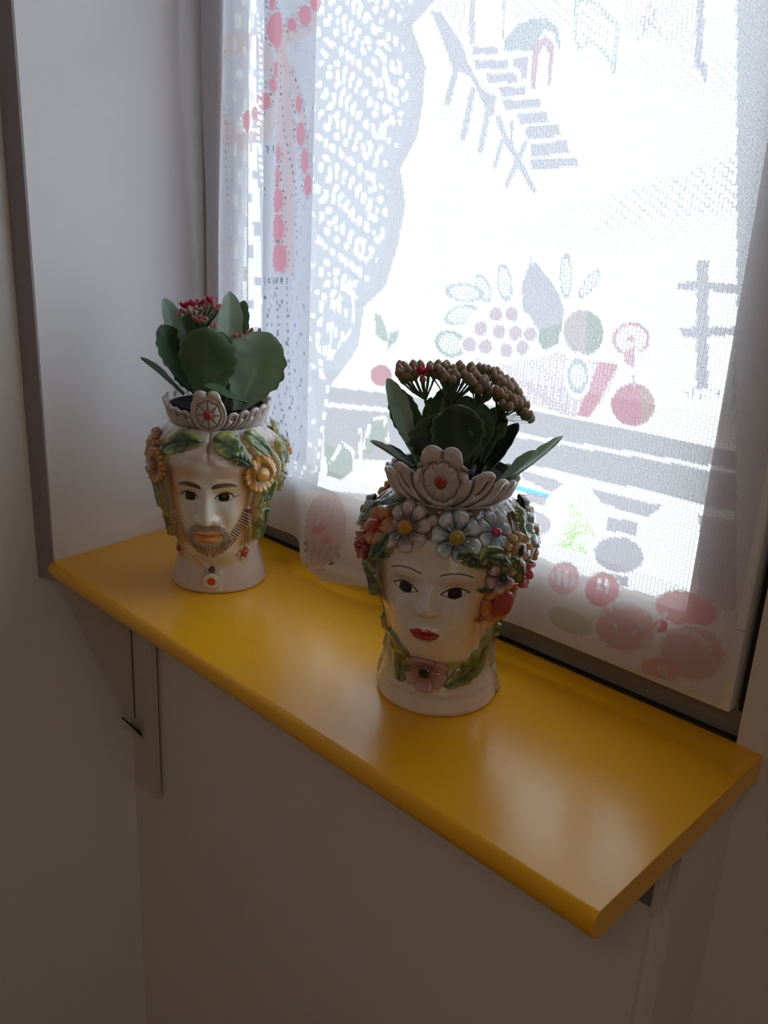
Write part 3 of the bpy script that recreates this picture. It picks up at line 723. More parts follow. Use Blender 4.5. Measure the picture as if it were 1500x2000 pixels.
def head_R(kind, th, z):
    """radius in mm of the modelled head at angle th (deg, 0 = face) and height z (mm)"""
    th = (th + 180) % 360 - 180
    u = np.radians(th) * KU
    if kind == 'man':
        side = [52.5, 53.6, 53.8, 51.5, 47.0, 44.5, 44.5, 47.0, 51.5, 57.5, 66.0, 69.0, 66.0, 55.5, 48.0, 45.0, 44]
        front = [0, 0, 0, 0, 0.5, 6.5, 14.5, 16.5, 15.5, 11.0, 4.5, 2.0, 0.5, 0, 0, 0, 0]
    else:
        side = [52.0, 52.8, 53.0, 50.5, 46.5, 44.0, 43.5, 44.0, 46.0, 52.0, 67.0, 70.5, 66.5, 56.0, 48.5, 45.0, 44]
        front = [0, 0, 0, 0, 0.0, 2.0, 16.5, 21.5, 24.5, 21.0, 7.0, 1.5, 0.0, 0, 0, 0, 0]
    r = tab(kind + 's', z, side); f = tab(kind + 'f', z, front)
    c = np.clip(np.cos(np.radians(th)), 0, 1)
    r = r + f * c ** np.interp(z, [50, 70, 100, 120], [3.2, 2.9, 2.3, 2.2])
    A = np.abs(u)
    if kind == 'man':
        # nose
        k = np.interp(z, [82.5, 85, 88, 92, 101, 112, 121, 130], [0, 6.0, 11.0, 11.8, 9.4, 6.0, 3.4, 0])
        w = np.interp(z, [88, 96, 110, 125], [7.2, 7.0, 5.4, 5.6])
        r = r + k * np.exp(-np.abs(u / w) ** 2.3)
        r = r + 5.0 * G(A - 9.5, 3.8) * G(z - 90, 4.4)
        r = r - 3.6 * G(A - 18, 9.5) * G(z - 117, 7.5) + 2.0 * G(A - 19, 7.0) * G(z - 115.5, 4.6)
        r = r + 0.7 * G(A - 19, 10) * G(z - 121.5, 1.6)
        r = r + 2.3 * G(A - 17, 13) * G(z - 129, 5)
        r = r + 2.4 * G(A - 25, 11) * G(z - 97, 12) - 1.2 * G(A - 18, 4) * G(z - 86, 8)
        r = r + 3.4 * G(u, 17) * G(z - 73, 12)
        r = r + 3.0 * G(u, 10.5) * G(z - 75.8, 2.7) + 3.8 * G(u, 9.5) * G(z - 68.2, 3.2) - 1.2 * G(u, 13) * G(z - 72.0, 1.1)
        r = r - 1.4 * G(u, 11) * G(z - 62.5, 2.2) + 2.6 * G(u, 11) * G(z - 54, 6)
        # beard: raised combed band round the jaw
        d, s = seg_dist(A, z, [(45, 95), (39, 82), (28, 67), (16, 55), (0, 49)])
        bm_ = 1 - sst(4.5, 8.5, d)
        r = r + bm_ * (1.5 + 0.75 * np.sin(s * 2.3 + z * .25))
        d2, s2 = seg_dist(A, z, [(0, 81.5), (6, 82.5), (14, 80.5), (20, 73), (20.5, 64), (15, 57)])
        mm = 1 - sst(2.2, 4.6, d2)
        r = r + mm * (1.0 + 0.35 * np.sin(s2 * 3.2))
        # hair: two smooth swaths from a centre parting
        ht = sst(0, 1, (z - (142 + 6 * G(u, 9) - 0.0028 * u ** 2)) / 10)
        r = r + 2.6 * ht * (1 - sst(176, 186, z))
        r = r - 2.6 * G(u - 1.2, 2.0) * sst(150, 164, z) * (1 - sst(176, 182, z))
        side_h = sst(37, 43, np.abs(u - 3)) * sst(44, 60, z) * (1 - sst(172, 182, z))
        lock = np.sin(A * .33 + np.sin(z * .08) * 2.2 + z * .05)
        r = r + side_h * (3.0 + 1.8 * lock)
        # chain on the neck
        d, s = seg_dist(A, z, [(34, 46), (20, 38), (3, 28)])
        r = r + 1.6 * np.exp(-(d / 2.2) ** 2)
    else:
        k = np.interp(z, [95, 98.5, 101, 104, 108, 114, 122, 128], [0, 1.5, 4.5, 8.0, 8.8, 5.8, 2.4, 0])
        w = np.interp(z, [100, 108, 118, 128], [5.2, 5.0, 3.8, 4.4])
        r = r + k * np.exp(-np.abs(u / w) ** 2.2)
        r = r + 2.2 * G(A - 6.0, 3.0) * G(z - 104, 3.2)
        r = r - 2.2 * G(A - 18, 10) * G(z - 122, 7.0) + 1.3 * G(A - 19, 8.0) * G(z - 120.5, 5)
        r = r + 0.7 * G(A - 17, 13) * G(z - 134, 6)
        r = r + 2.2 * G(A - 24, 11) * G(z - 100, 12)
        r = r + 2.8 * G(u, 15) * G(z - 84, 10)
        r = r + 2.2 * G(u, 8.0) * G(z - 87.2, 2.6) + 2.6 * G(u, 7.5) * G(z - 81.0, 2.8) - 1.1 * G(u, 10) * G(z - 84.2, 1.0)
        r = r - 1.2 * G(u, 9) * G(z - 75.5, 2.6) + 2.0 * G(u, 10) * G(z - 64, 7)
        r = r - 0.8 * G(u, 1.6) * G(z - 93, 3)
        ht = sst(0, 1, (z - (159 - 0.012 * u ** 2)) / 4)
        sideh = sst(39, 45, np.abs(u - 4)) * sst(92, 102, z)
        hm = np.maximum(ht, sideh) * (1 - sst(174, 184, z))
        lock = np.sin(A * .38 + np.sin(z * .09) * 2.4)
        r = r + hm * (3.0 + 1.3 * lock)
        nk = sst(38, 44, A) * (1 - sst(84, 96, z)) * sst(28, 40, z)
        r = r + nk * 1.2 * lock
    return r

def ln(a, w):
    return 1 - sst(w - .32, w + .32, np.abs(a))

def head_color(kind, th, z):
    th = (th + 180) % 360 - 180
    u = np.radians(th) * KU; A = np.abs(u)
    C = np.ones(u.shape + (3,)) * np.array((0.80, 0.75, 0.68))
    if kind == 'man':
        C = lerp(C, sst(25, 39, np.abs(u - 3)) * sst(46, 60, z) * (1 - sst(150, 158, z)) * .85, (0.66, 0.34, 0.12))
        C = lerp(C, G(A - 20, 18) * G(z - 139, 8) * .7, (0.66, 0.38, 0.17))
        C = lerp(C, G(A - 9, 5) * G(z - 92, 7) * .30, (0.66, 0.42, 0.2))
        C = lerp(C, G(A - 24, 10) * G(z - 78, 10) * .35, (0.72, 0.50, 0.26))
        side_h = sst(37.5, 42.5, np.abs(u - 3)) * sst(50, 60, z) * (1 - sst(166, 174, z))
        lock = np.sin(A * .33 + np.sin(z * .08) * 2.2 + z * .05)
        C = lerp(C, side_h, (0.40, 0.24, 0.12)); C = lerp(C, side_h * sst(.2, .8, lock) * .7, (0.30, 0.32, 0.13)); C = lerp(C, side_h * sst(.2, .9, -lock) * .7, (0.18, 0.10, 0.06))
        top = sst(145, 154, z + 0.0028 * u ** 2 - 5 * G(u, 9)) * (1 - side_h)
        C = lerp(C, top * .7, (0.70, 0.62, 0.60))
        C = lerp(C, top * G(A - 8, 8) * G(z - 157, 9) * .5, (0.60, 0.36, 0.22))
        C = lerp(C, G(u - 1.2, 2.4) * sst(150, 166, z) * .8, (0.28, 0.14, 0.09))
        neck = 1 - sst(40, 50, z)
        C = lerp(C, neck * .9, (0.62, 0.49, 0.41))
        C = lerp(C, neck * G(A - 18, 9) * G(z - 36, 5) * .5, (0.66, 0.38, 0.16))
        # beard
        d, s = seg_dist(A, z, [(45, 95), (39, 82), (28, 67), (16, 55), (0, 49)])
        bm_ = 1 - sst(5.5, 8.0, d); st = sst(-.2, .5, np.sin(s * 2.3 + z * .25 + np.pi))
        lf = np.interp(u, [-34, -14], [.35, 1]); C = lerp(C, bm_ * .55, (0.58, 0.40, 0.28)); C = lerp(C, bm_ * st * .95 * lf, (0.06, 0.025, 0.02))
        d2, s2 = seg_dist(A, z, [(0, 81.5), (6, 82.5), (14, 80.5), (20, 73), (20.5, 64), (15, 57)])
        mm = 1 - sst(2.8, 5.2, d2)
        C = lerp(C, mm * .7, (0.34, 0.25, 0.20)); C = lerp(C, mm * sst(0, .8, np.sin(s2 * 3.2 + np.pi)) * .7, (0.10, 0.06, 0.05))
        gt = G(u, 14) * G(z - 57.5, 3.6); C = lerp(C, gt * sst(-.3, .4, np.sin(u * 2.4)) * .95, (0.12, 0.06, 0.04))
        C = lerp(C, (1 - sst(.8, 1.0, (u / 19.5) ** 2 + ((z - 70) / 14) ** 2)) * .75, (0.42, 0.30, 0.22))
        # lips
        lipw = 16.5
        up = (z < 79.5 - 1.8 * G(u, 2.4) - (A / lipw) ** 2.2 * 6.5) & (z > 62.8 + (A / lipw) ** 2 * 8.5) & (A < lipw)
        up = up * 1.0; C = lerp(C, up, (0.70, 0.34, 0.12)); C = lerp(C, up * G(z - 73.2, 2.2) * .8, (0.48, 0.13, 0.03))
        eyes = ((-18.5, 1), (18.5, 1)); ey = 115.2; ew, eh, ir = 9.6, 5.0, 6.0
        for cu, _ in eyes:
            s_ = -1 if cu < 0 else 1
            du = (u - cu) * s_     # positive outwards
            up_l = ey + eh * np.clip(1 - (du / ew) ** 2, 0, 1) ** .75 + 0.06 * du
            lo_l = ey - eh * .82 * np.clip(1 - (du / ew) ** 2, 0, 1) ** .85 + 0.06 * du
            inside = sst(-.3, .3, up_l - z) * sst(-.3, .3, z - lo_l) * (np.abs(du) < ew)
            C = lerp(C, G(du, 12) * G(z - (ey + 6.5), 3.4) * .45, (0.50, 0.32, 0.18))
            C = lerp(C, inside, (0.80, 0.77, 0.70))
            iris = inside * (1 - sst(ir - .4, ir + .3, np.hypot(du + 0.8, (z - ey - .4) * 1.0)))
            C = lerp(C, iris, (0.012, 0.010, 0.010))
            lid = ln(z - up_l, 0.95) * (np.abs(du) < ew + .5)
            C = lerp(C, lid, (0.05, 0.025, 0.02))
            low = ln(z - lo_l, 0.40) * (np.abs(du) < ew); C = lerp(C, low * .8, (0.10, 0.05, 0.03))
            wing = ln(z - (ey + 0.6 + 0.14 * (du - ew)), 0.45) * (du > ew - 1) * (du < ew + 6); C = lerp(C, wing * .9, (0.12, 0.06, 0.04))
            crease = ln(z - (ey + 7.0 - .035 * (du + 1) ** 2), 0.40)
            C = lerp(C, crease * (np.abs(du) < 10) * .75, (0.30, 0.14, 0.08))
            bc = 129.6 - 0.018 * (du - 1.0) ** 2; bw = np.interp(du, [-13.5, -12, -8, 0, 8, 14], [0.4, 2.2, 2.8, 2.7, 1.7, 0.2])
            brow = ln((z - bc), bw) * (du > -13.4) * (du < 13.5)
            C = lerp(C, brow, (0.17, 0.095, 0.09))
        C = lerp(C, G(A - 5.5, 2.2) * G(z - 85.6, 1.3) * .8, (0.30, 0.15, 0.08))
    else:
        C = np.ones(u.shape + (3,)) * np.array((0.80, 0.74, 0.68))
        C = lerp(C, sst(22, 42, A) * sst(50, 70, z) * (1 - sst(150, 160, z)) * .8, (0.74, 0.46, 0.22))
        C = lerp(C, G(z - 104, 7) * G(A - 7, 6) * .22, (0.72, 0.48, 0.26))
        C = lerp(C, G(u, 26) * G(z - 66, 10) * .45, (0.76, 0.54, 0.34))
        C = lerp(C, G(z - 150, 9) * (1 - sst(35, 45, A)) * .55, (0.74, 0.54, 0.34))
        hm = np.maximum(sst(0, 1, (z - (159 - 0.012 * u ** 2)) / 4), sst(39, 45, np.abs(u - 4)) * sst(92, 102, z))
        lock = np.sin(A * .38 + np.sin(z * .09) * 2.4)
        C = lerp(C, hm * (z < 182), (0.22, 0.12, 0.09)); C = lerp(C, hm * sst(.2, .9, -lock) * (z < 182) * .8, (0.10, 0.07, 0.06)); C = lerp(C, hm * sst(.2, .9, lock) * (z < 182) * .5, (0.16, 0.20, 0.10))
        neck = 1 - sst(44, 54, z)
        C = lerp(C, neck * .7, (0.74, 0.60, 0.52)); C = lerp(C, neck * sst(18, 26, z) * sst(10, 20, A) * .5, (0.50, 0.50, 0.22))
        C = lerp(C, G(z - 17, 2.2) * .35, (0.5, 0.36, 0.3))
        C = lerp(C, sst(26, 34, z) * (1 - sst(50, 55, z)) * .55, (0.42, 0.36, 0.20))
        lipw = 12.0; ul = u + 2.0; AL = np.abs(ul)
        lip = sst(-.3, .3, 89.8 - 1.9 * G(ul, 1.8) - (AL / lipw) ** 1.9 * 5.2 - z) * sst(-.3, .3, z - 77.6 - (AL / lipw) ** 2.1 * 6.6) * (AL < lipw)
        C = lerp(C, lip, (0.42, 0.008, 0.012))
        C = lerp(C, lip * G(z - 84.2, .7) * .5, (0.2, 0.0, 0.0))
        ey = 120.6; ew, eh, ir = 10.2, 4.5, 5.4
        for cu in (-18.8, 18.8):
            s_ = -1 if cu < 0 else 1
            du = (u - cu) * s_
            q = np.clip(1 - np.abs(du / ew) ** 1.9, 0, 1) ** .9
            up_l = ey + eh * q + 0.10 * du; lo_l = ey - eh * .95 * np.clip(1 - np.abs(du / ew) ** 1.35, 0, 1) + 0.10 * du
            inside = sst(-.3, .3, up_l - z) * sst(-.3, .3, z - lo_l) * (np.abs(du) < ew)
            C = lerp(C, G(du - 1, 11) * G(z - (ey + 7), 3.6) * .75, (0.52, 0.27, 0.16))
            C = lerp(C, inside, (0.80, 0.76, 0.70))
            iris = inside * (1 - sst(ir - .4, ir + .3, np.hypot(du + 0.2, (z - ey) * .95))); C = lerp(C, iris, (0.022, 0.008, 0.008))
            C = lerp(C, ln(z - up_l, 0.70) * (np.abs(du) < ew + .4), (0.02, 0.01, 0.01))
            C = lerp(C, ln(z - lo_l, 0.38) * (np.abs(du) < ew) * .9, (0.03, 0.015, 0.01))
            for k in range(5):
                x0 = ew - 3.5 + k * 1.4; lash = ln((du - x0) - (z - ey - 1.2) * .9, 0.15) * (z > ey + 1.2 - k * .1) * (z < ey + 4.2)
                C = lerp(C, lash * .6, (0.04, 0.02, 0.015))
            bc = 137.4 - 0.020 * (du - 0.5) ** 2 - .03 * du
            brow = ln(z - bc, 0.50) * (du > -12) * (du < 13)
            C = lerp(C, brow, (0.03, 0.016, 0.012))
        C = lerp(C, G(A - 4.0, 1.4) * G(z - 100.6, 1.0) * .5, (0.40, 0.20, 0.12))
    return C

def surf(kind, th, z, h=0.0):
    """point (metres, head-local, x = face direction) on the modelled surface raised by h mm"""
    r = (head_R(kind, th, z) + h) / 1000.0
    a = np.radians(th)
    return np.stack([r * np.cos(a), r * np.sin(a), np.asarray(z) / 1000.0 + 0 * r], -1)

def smooth_R(kind, th0, z0):
    return float(head_R(kind, np.array([th0]), np.array([z0]))[0])

class Head:
    def __init__(s, kind, loc, yaw, label):
        s.kind = kind
        s.root = empty('head_planter', loc, math.radians(yaw)); s.yaw = yaw; s.loc = np.array(loc)
        tag(s.root, label, 'planter')
        s.body()
    def body(s):
        th = np.concatenate([np.arange(-62, 62, 0.36), np.arange(62, 298, 1.8)])
        z = np.concatenate([[0, 0, 0.8, 1.6, 2.4, 3.2], np.arange(4, 40, 0.9), np.arange(40, 150, 0.5), np.arange(150, 190.1, 0.8)])
        TH, Z = np.meshgrid(th, z)
        R = head_R(s.kind, TH, Z)
        R[0] *= 0.02; R[1] -= 1.0; R[1:3] += np.array([0, .5])[:, None] * 0
        C = head_color(s.kind, TH, Z)
        a = np.radians(TH)
        P = np.stack([R * np.cos(a), R * np.sin(a), Z], -1) / 1000.0
        # close the top inward
        top = P[-1:].copy(); top[..., :2] *= 0.80
        P = np.concatenate([P, top]); C = np.concatenate([C, C[-1:]])
        o = link_mesh('body', quads_mesh('body', P, grid_faces(len(P), len(th), True), C), GLAZE, s.root)
    # -- generic relief patch: du, dv in mm from a centre (th0, z0), height h over a local smooth radius
    def patch(s, name, th0, z0, DU, DV, H, C, parent=None, blend=0.5, flat=False):
        R0 = smooth_R(s.kind, th0, z0)
        th = th0 + np.degrees(DU / R0)
        z = z0 + DV
        Rl = head_R(s.kind, th, z)
        Rs = Rl * blend + R0 * (1 - blend) if blend < 1 else Rl
        Rs = np.maximum(Rs, Rl - 0.3)
        if flat: Rs = np.full(Rl.shape, max(R0, float(np.percentile(Rl, 80)))) - 2.0 * (H < -1)
        r = (Rs + H) / 1000.0
        a = np.radians(th)
        P = np.stack([r * np.cos(a), r * np.sin(a), z / 1000.0], -1)
        me = quads_mesh(name, P, grid_faces(*DU.shape), C)
        o = link_mesh(name, me, GLAZE, parent or s.root)
        return o
    def leaf(s, th0, z0, L, W, ang, amp=2.6, cols=((0.13, 0.20, 0.07), (0.42, 0.44, 0.14), (0.04, 0.07, 0.04)), base=1.2, lobes=5, label=None):
        """moulded leaf lying on the surface, tip towards ang (deg, 0 = viewer's right, 90 = up)"""
        t = np.linspace(0, 1, 30)[:, None]; q = np.linspace(-1, 1, 21)[None, :]
        wid = W / 2 * np.sin(np.pi * np.clip(t, 0, 1) ** 0.75) ** 0.7 * (1 - 0.13 * np.abs(np.cos(np.pi * lobes * t)) ** 4) + 0.05
        x = (t - 0.5) * L + 0 * q; y = q * wid
        x = x + 0.10 * L * np.abs(q) * (0.4 - t) * 0
        a = math.radians(ang)
        y = y + 0.10 * L * np.sin(np.pi * t)      # gentle bow
        DU = x * math.cos(a) - y * math.sin(a); DV = x * math.sin(a) + y * math.cos(a)
        edge = sst(0, .22, 1 - np.abs(q)) * sst(0, .08, t) * sst(0, .06, 1 - t)
        vein = np.exp(-(q / .10) ** 2) + 0.55 * np.exp(-((((t * lobes + np.abs(q) * 0.9) % 1.0) - .5) / .13) ** 2) * (np.abs(q) < .85)
        H = -2.0 + edge * (2.0 + base + amp * (1 - 0.5 * q ** 2)) - vein * 0.95 * edge
        C = np.ones(H.shape + (3,)) * np.array(cols[0])
        C = lerp(C, sst(.30, .95, np.abs(q) + .25 * np.sin(t * 9)) * .9, cols[1]); C = lerp(C, np.clip(vein, 0, 1) * .75, cols[2])
        o = s.patch('leaf', th0, z0, DU, DV, H, C, blend=0.35)
        if label: o['label'] = label
        return o
    def flower(s, th0, z0, r, n, pc, cc, dc, rc, lift=2.2, rot=0, fat=1.15, label=None, dome=2.6, hole=False, cup=0.0):
        """flower = centre mesh with petal children"""
        qa = np.linspace(0, 1, 9)[:, None]; ph = np.linspace(0, 2 * np.pi, 25)[None, :]
        DU = rc * np.sin(qa * np.pi / 2) * np.cos(ph); DV = rc * np.sin(qa * np.pi / 2) * np.sin(ph)
        H = lift + 0.6 + dome * np.cos(qa * np.pi / 2) + 0 * ph - 3.0 * (qa > .98)
        C = np.ones(H.shape + (3,)) * np.array(cc)
        dots = (np.sin(ph * 9) * np.sin(qa * 16)) > .3
        C = lerp(C, dots * .35, tuple(c * .35 for c in cc))
        if hole:
            C = lerp(C, 1 - sst(.45, .75, qa + 0 * ph), (0.015, 0.01, 0.01))
        f = s.patch('flower', th0, z0, DU, DV, H, C, flat=True)
        if label: f['label'] = label
        r0 = rc * 0.6
        for k in range(n):
            a = math.radians(rot + 360.0 * k / n)
            t = np.linspace(0, 1, 16)[:, None]; q = np.linspace(-1, 1, 11)[None, :]
            half = math.pi / n * (r * .74) * fat
            wid = half * (0.36 + 0.64 * sst(0, .62, t)) * np.sqrt(np.clip(1 - (np.clip(t - .60, 0, 1) / .402) ** 2.6, 0, 1)) + .02
            rr = r0 + (r - r0) * t + 0 * q
            x = rr; y = q * wid
            DU = x * math.cos(a) - y * math.sin(a); DV = x * math.sin(a) + y * math.cos(a)
            ed = sst(0, .35, 1 - np.abs(q)) * sst(0, .13, 1 - t)
            H = -2.0 + ed * (2.0 + lift * (0.55 + 0.6 * t + cup * t ** 2) ) + 0.9 * (1 - q ** 2) * ed - 0.6 * np.exp(-(q / .18) ** 2) * (1 - t) * ed
            C = np.ones(H.shape + (3,)) * np.array(pc)
            streak = (1 - sst(.28, .72, t)) * (0.55 + 0.45 * np.cos(q * np.pi * 2.5) ** 2)
            C = lerp(C, streak, dc); C = lerp(C, np.maximum(sst(.66, .95, np.abs(q) + 0 * t), sst(.90, .99, t + 0 * q)) * .85, tuple(0.5 * c for c in dc))
            s.patch('petal', th0, z0, DU, DV, H, C, parent=f, blend=0.25)
        return f
    def ball(s, th0, z0, r, col, h, name='bead', spot=None, flat=.7, label=None):
        qa = np.linspace(0, 1, 12)[:, None]; ph = np.linspace(0, 2 * np.pi, 29)[None, :]
        DU = r * np.sin(qa * np.pi / 2) * np.cos(ph); DV = r * np.sin(qa * np.pi / 2) * np.sin(ph)
        H = -1.0 + h * np.sqrt(np.clip(1 - (qa * .999) ** 4, 0, 1)) + 0 * ph
        C = np.ones(H.shape + (3,)) * np.array(col)
        if spot: C = lerp(C, 1 - sst(.28, .34, qa + 0 * ph), spot); C = lerp(C, sst(.72, .9, qa + 0 * ph) * .7, (0.25, 0.12, 0.08))
        o = s.patch(name, th0, z0, DU, DV, H, C, flat=True)
        if label: o['label'] = label
        return o
    def crown(s, fine):
        """scalloped coronet: outer wall with scroll grooves, lip and inner wall"""
        nth, nv = 720, 46
        th = np.linspace(-180, 180, nth, endpoint=False)
        RC = 57.0
        u = np.radians(th) * RC; A = np.abs(u)
        # top edge (mm above z=182)
        if fine:
            lob = [(6.0, 36.0, 7.5), (0, 21.5, 19.0), (12, 21, 8.5), (28, 16.5, 7), (41, 17.5, 7.5), (55, 18.5, 7.8), (69, 19.5, 8.2), (84, 20, 9), (100, 20, 10), (120, 20, 11), (142, 20, 12), (165, 20, 12), (179, 20, 8)]
        else:
            lob = [(7.2, 43, 8.0), (0, 26, 19), (14, 31, 7.5), (36, 23.5, 10.5), (55, 17.5, 9.0), (72, 14.5, 8.5), (89, 14, 9), (107, 14, 9.5), (126, 14, 10), (146, 14, 10.5), (167, 14, 11)]
        top = np.full(u.shape, 17.0) if fine else np.interp(A, [0, 24, 30, 44, 50, 62, 70, 180], [28, 27, 26, 22, 20, 17.5, 16, 16])
        for cu, cv, rr in lob:
            d = A - cu
            top = np.maximum(top, np.where(np.abs(d) < rr, cv + np.sqrt(np.clip(rr ** 2 - d ** 2, 0, None)), 0))
        for _ in range(2): top = (np.roll(top, 1) + top * 2 + np.roll(top, -1)) / 4
        v = np.linspace(0, 1, nv)[:, None]
        V = v * top[None, :]; U = np.repeat(u[None, :], nv, 0); AU = np.abs(U)
        # groove curves (mirrored)
        curves = []
        if fine:
            curves.append(bez([(20.5, 26), (23, 8), (12, 5), (0, 4.0)]))
            for cu, cv in ((28, 16.5), (41, 17.5), (55, 18.5), (69, 19.5), (84, 20)):
                curves.append(bez([(cu + 6.4, cv + 3), (cu + 5, cv - 10), (cu - 9, 4.6), (max(0, cu - 32), 3.2)]))
                curves.append(bez([(cu + 1.6, cv + 3), (cu + 0.5, cv - 9), (cu - 13, 5.6), (max(0, cu - 32), 5.2)]))
                curves.append(bez([(cu - 3.5, cv + 1), (cu - 0.5, cv - 2.5), (cu + 1, cv + 2.6), (cu - 1.5, cv + 3)], 8))
            for cu in range(80, 180, 12): curves.append([(cu, 22), (cu - 4, 4)])
            curves.append([(0, 1.8), (179, 1.8)]); curves.append([(0, 44), (0, 38)])
            medr, petr = 17.0, 13.5
            mc = 21.0
        else:
            curves.append([(0, 52), (0, 41.5)])
            curves.append(bez([(26.5, 28), (28, 14), (19, 8), (8, 6)]))
            curves.append(bez([(22, 31), (20, 34), (15, 35)], 6))
            for cu, cv in ((36, 23, ), (55, 17), (72, 14), (89, 13.5), (107, 13.5), (126, 13.5), (146, 13.5), (167, 13.5)):
                curves.append(bez([(cu + 9.8, cv + 3), (cu + 8.5, cv - 9), (cu - 4, 6.5), (cu - 20, 5.2)]))
                curves.append(bez([(cu - 5, cv - 7), (cu + 0, cv - 4), (cu + 2.5, cv + 2)], 6))
            curves.append([(0, 4.6), (179, 4.6)])
            medr, petr = 16.5, 15.5
            mc = 25.0
        D = np.full(U.shape, 1e9)
        for c in curves:
            d, _ = seg_dist(AU, V, c); D = np.minimum(D, d)
        dm = np.hypot(U, V - mc); ang = np.arctan2(V - mc, U)
        gm = np.abs(dm - medr)
        npet = 8 if fine else 9
        pe = petr * (0.90 + 0.10 * np.abs(np.cos(ang * npet / 2)))
        gp = np.abs(dm - pe)
        inside = dm < medr + .5
        gw = 0.62 if fine else 0.85
        depth = np.where(inside, 0, np.exp(-(D / (gw * 1.6)) ** 2))
        if fine: mring = np.zeros(U.shape)
        else: mring = np.zeros(U.shape)
        depth = np.maximum(depth, mring * (0 if fine else 1))
        depth = np.maximum(depth, np.exp(-(gp / 0.8) ** 2))
        spoke = np.exp(-((np.abs(((ang * npet / (2 * np.pi)) % 1.0) - .5) - 0.5) * 2 * np.pi / npet * dm / .6) ** 2) * (dm < pe) * (dm > 4.5) * (1.0 if fine else (dm > petr * .45) * (0.35 + 0.4 * (dm > petr * .75)))
        depth = np.maximum(depth, spoke)
        bulge = np.where(inside, 1.2 * (1 - (dm / medr) ** 4), (2.1 if fine else 3.2) * (1 - np.exp(-(D / (3.0 if fine else 4.2)) ** 2)))
        petb = (dm < pe) * 1.0 * np.clip(1 - np.abs(dm - petr * .6) / (petr * .5), 0, 1)
        knob = 2.2 * np.sqrt(np.clip(1 - (dm / 4.6) ** 2, 0, 1))
        ringk = np.exp(-((dm - 4.9) / .5) ** 2)
        flare = (47.0 if fine else 46.5) + (9.5 if fine else 8.6) * (V / 26.0).clip(0, 1.6) ** 0.9
        rout = flare + bulge + petb + knob - 1.5 * depth - 0.8 * ringk
        rout = rout + (2.1 if fine else 3.6) * np.exp(-((V - (0.0 if fine else 2.0)) / 1.8) ** 2)
        edge = sst(0.90, 1.0, v + 0 * U)
        rout = rout - 1.6 * edge ** 2
        z = (174.5 + V * 1.16) if fine else (176.0 + V * 1.11)
        base = np.array((0.63, 0.555, 0.53))
        C = np.ones(U.shape + (3,)) * base
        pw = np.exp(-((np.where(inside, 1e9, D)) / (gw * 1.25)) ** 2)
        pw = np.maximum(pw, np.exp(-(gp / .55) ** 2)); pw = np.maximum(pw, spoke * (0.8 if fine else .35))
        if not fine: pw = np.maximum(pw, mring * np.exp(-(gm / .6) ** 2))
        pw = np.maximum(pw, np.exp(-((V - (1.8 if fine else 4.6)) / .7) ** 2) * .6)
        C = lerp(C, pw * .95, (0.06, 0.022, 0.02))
        C = lerp(C, (dm < 4.4).astype(float), (0.50, 0.05, 0.05)); C = lerp(C, (np.abs(dm - 4.7) < .4) * .6, (0.2, 0.06, 0.05))
        a = np.radians(th)[None, :]
        P = np.stack([rout * np.cos(a), rout * np.sin(a), z + 0 * a], -1)
        # lip and inner wall
        topz = z[-1]; rt = rout[-1]
        rings = [P]; cols = [C]
        for dr, dz in ((-1.2, .5), (-2.6, .3), (-3.8, -.8), (-4.4, -3.0)):
            rings.append(np.stack([(rt + dr) * np.cos(a[0]), (rt + dr) * np.sin(a[0]), topz + dz], -1)[None]); cols.append(np.ones((1, nth, 3)) * base)
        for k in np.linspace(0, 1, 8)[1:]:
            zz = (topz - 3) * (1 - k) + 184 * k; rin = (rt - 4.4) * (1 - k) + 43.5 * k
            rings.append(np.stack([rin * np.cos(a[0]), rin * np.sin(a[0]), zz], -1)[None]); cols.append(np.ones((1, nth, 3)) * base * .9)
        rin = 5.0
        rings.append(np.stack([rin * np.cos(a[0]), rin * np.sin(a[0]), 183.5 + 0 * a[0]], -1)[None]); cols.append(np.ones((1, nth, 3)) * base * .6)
        P = np.concatenate(rings) / 1000.0; C = np.concatenate(cols)
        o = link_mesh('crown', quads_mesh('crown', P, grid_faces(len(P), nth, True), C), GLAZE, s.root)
        o['label'] = 'pale grey scalloped crown with a moulded flower medallion'

man = Head('man', (0.156, 0.129, 0.0), -44.5, 'glazed ceramic planter shaped as a bearded man\'s head with orange flowers and a crown')
wom = Head('woman', (0.489, 0.131, 0.0), -59.0, 'glazed ceramic planter shaped as a red-lipped woman\'s head with flower wreath and crown')
man.crown(True); wom.crown(False)

GRN = ((0.075, 0.13, 0.06), (0.42, 0.43, 0.14), (0.02, 0.05, 0.035))
DGR = ((0.045, 0.085, 0.05), (0.26, 0.32, 0.12), (0.02, 0.04, 0.03))
YGR = ((0.11, 0.17, 0.065), (0.48, 0.46, 0.15), (0.02, 0.06, 0.035))
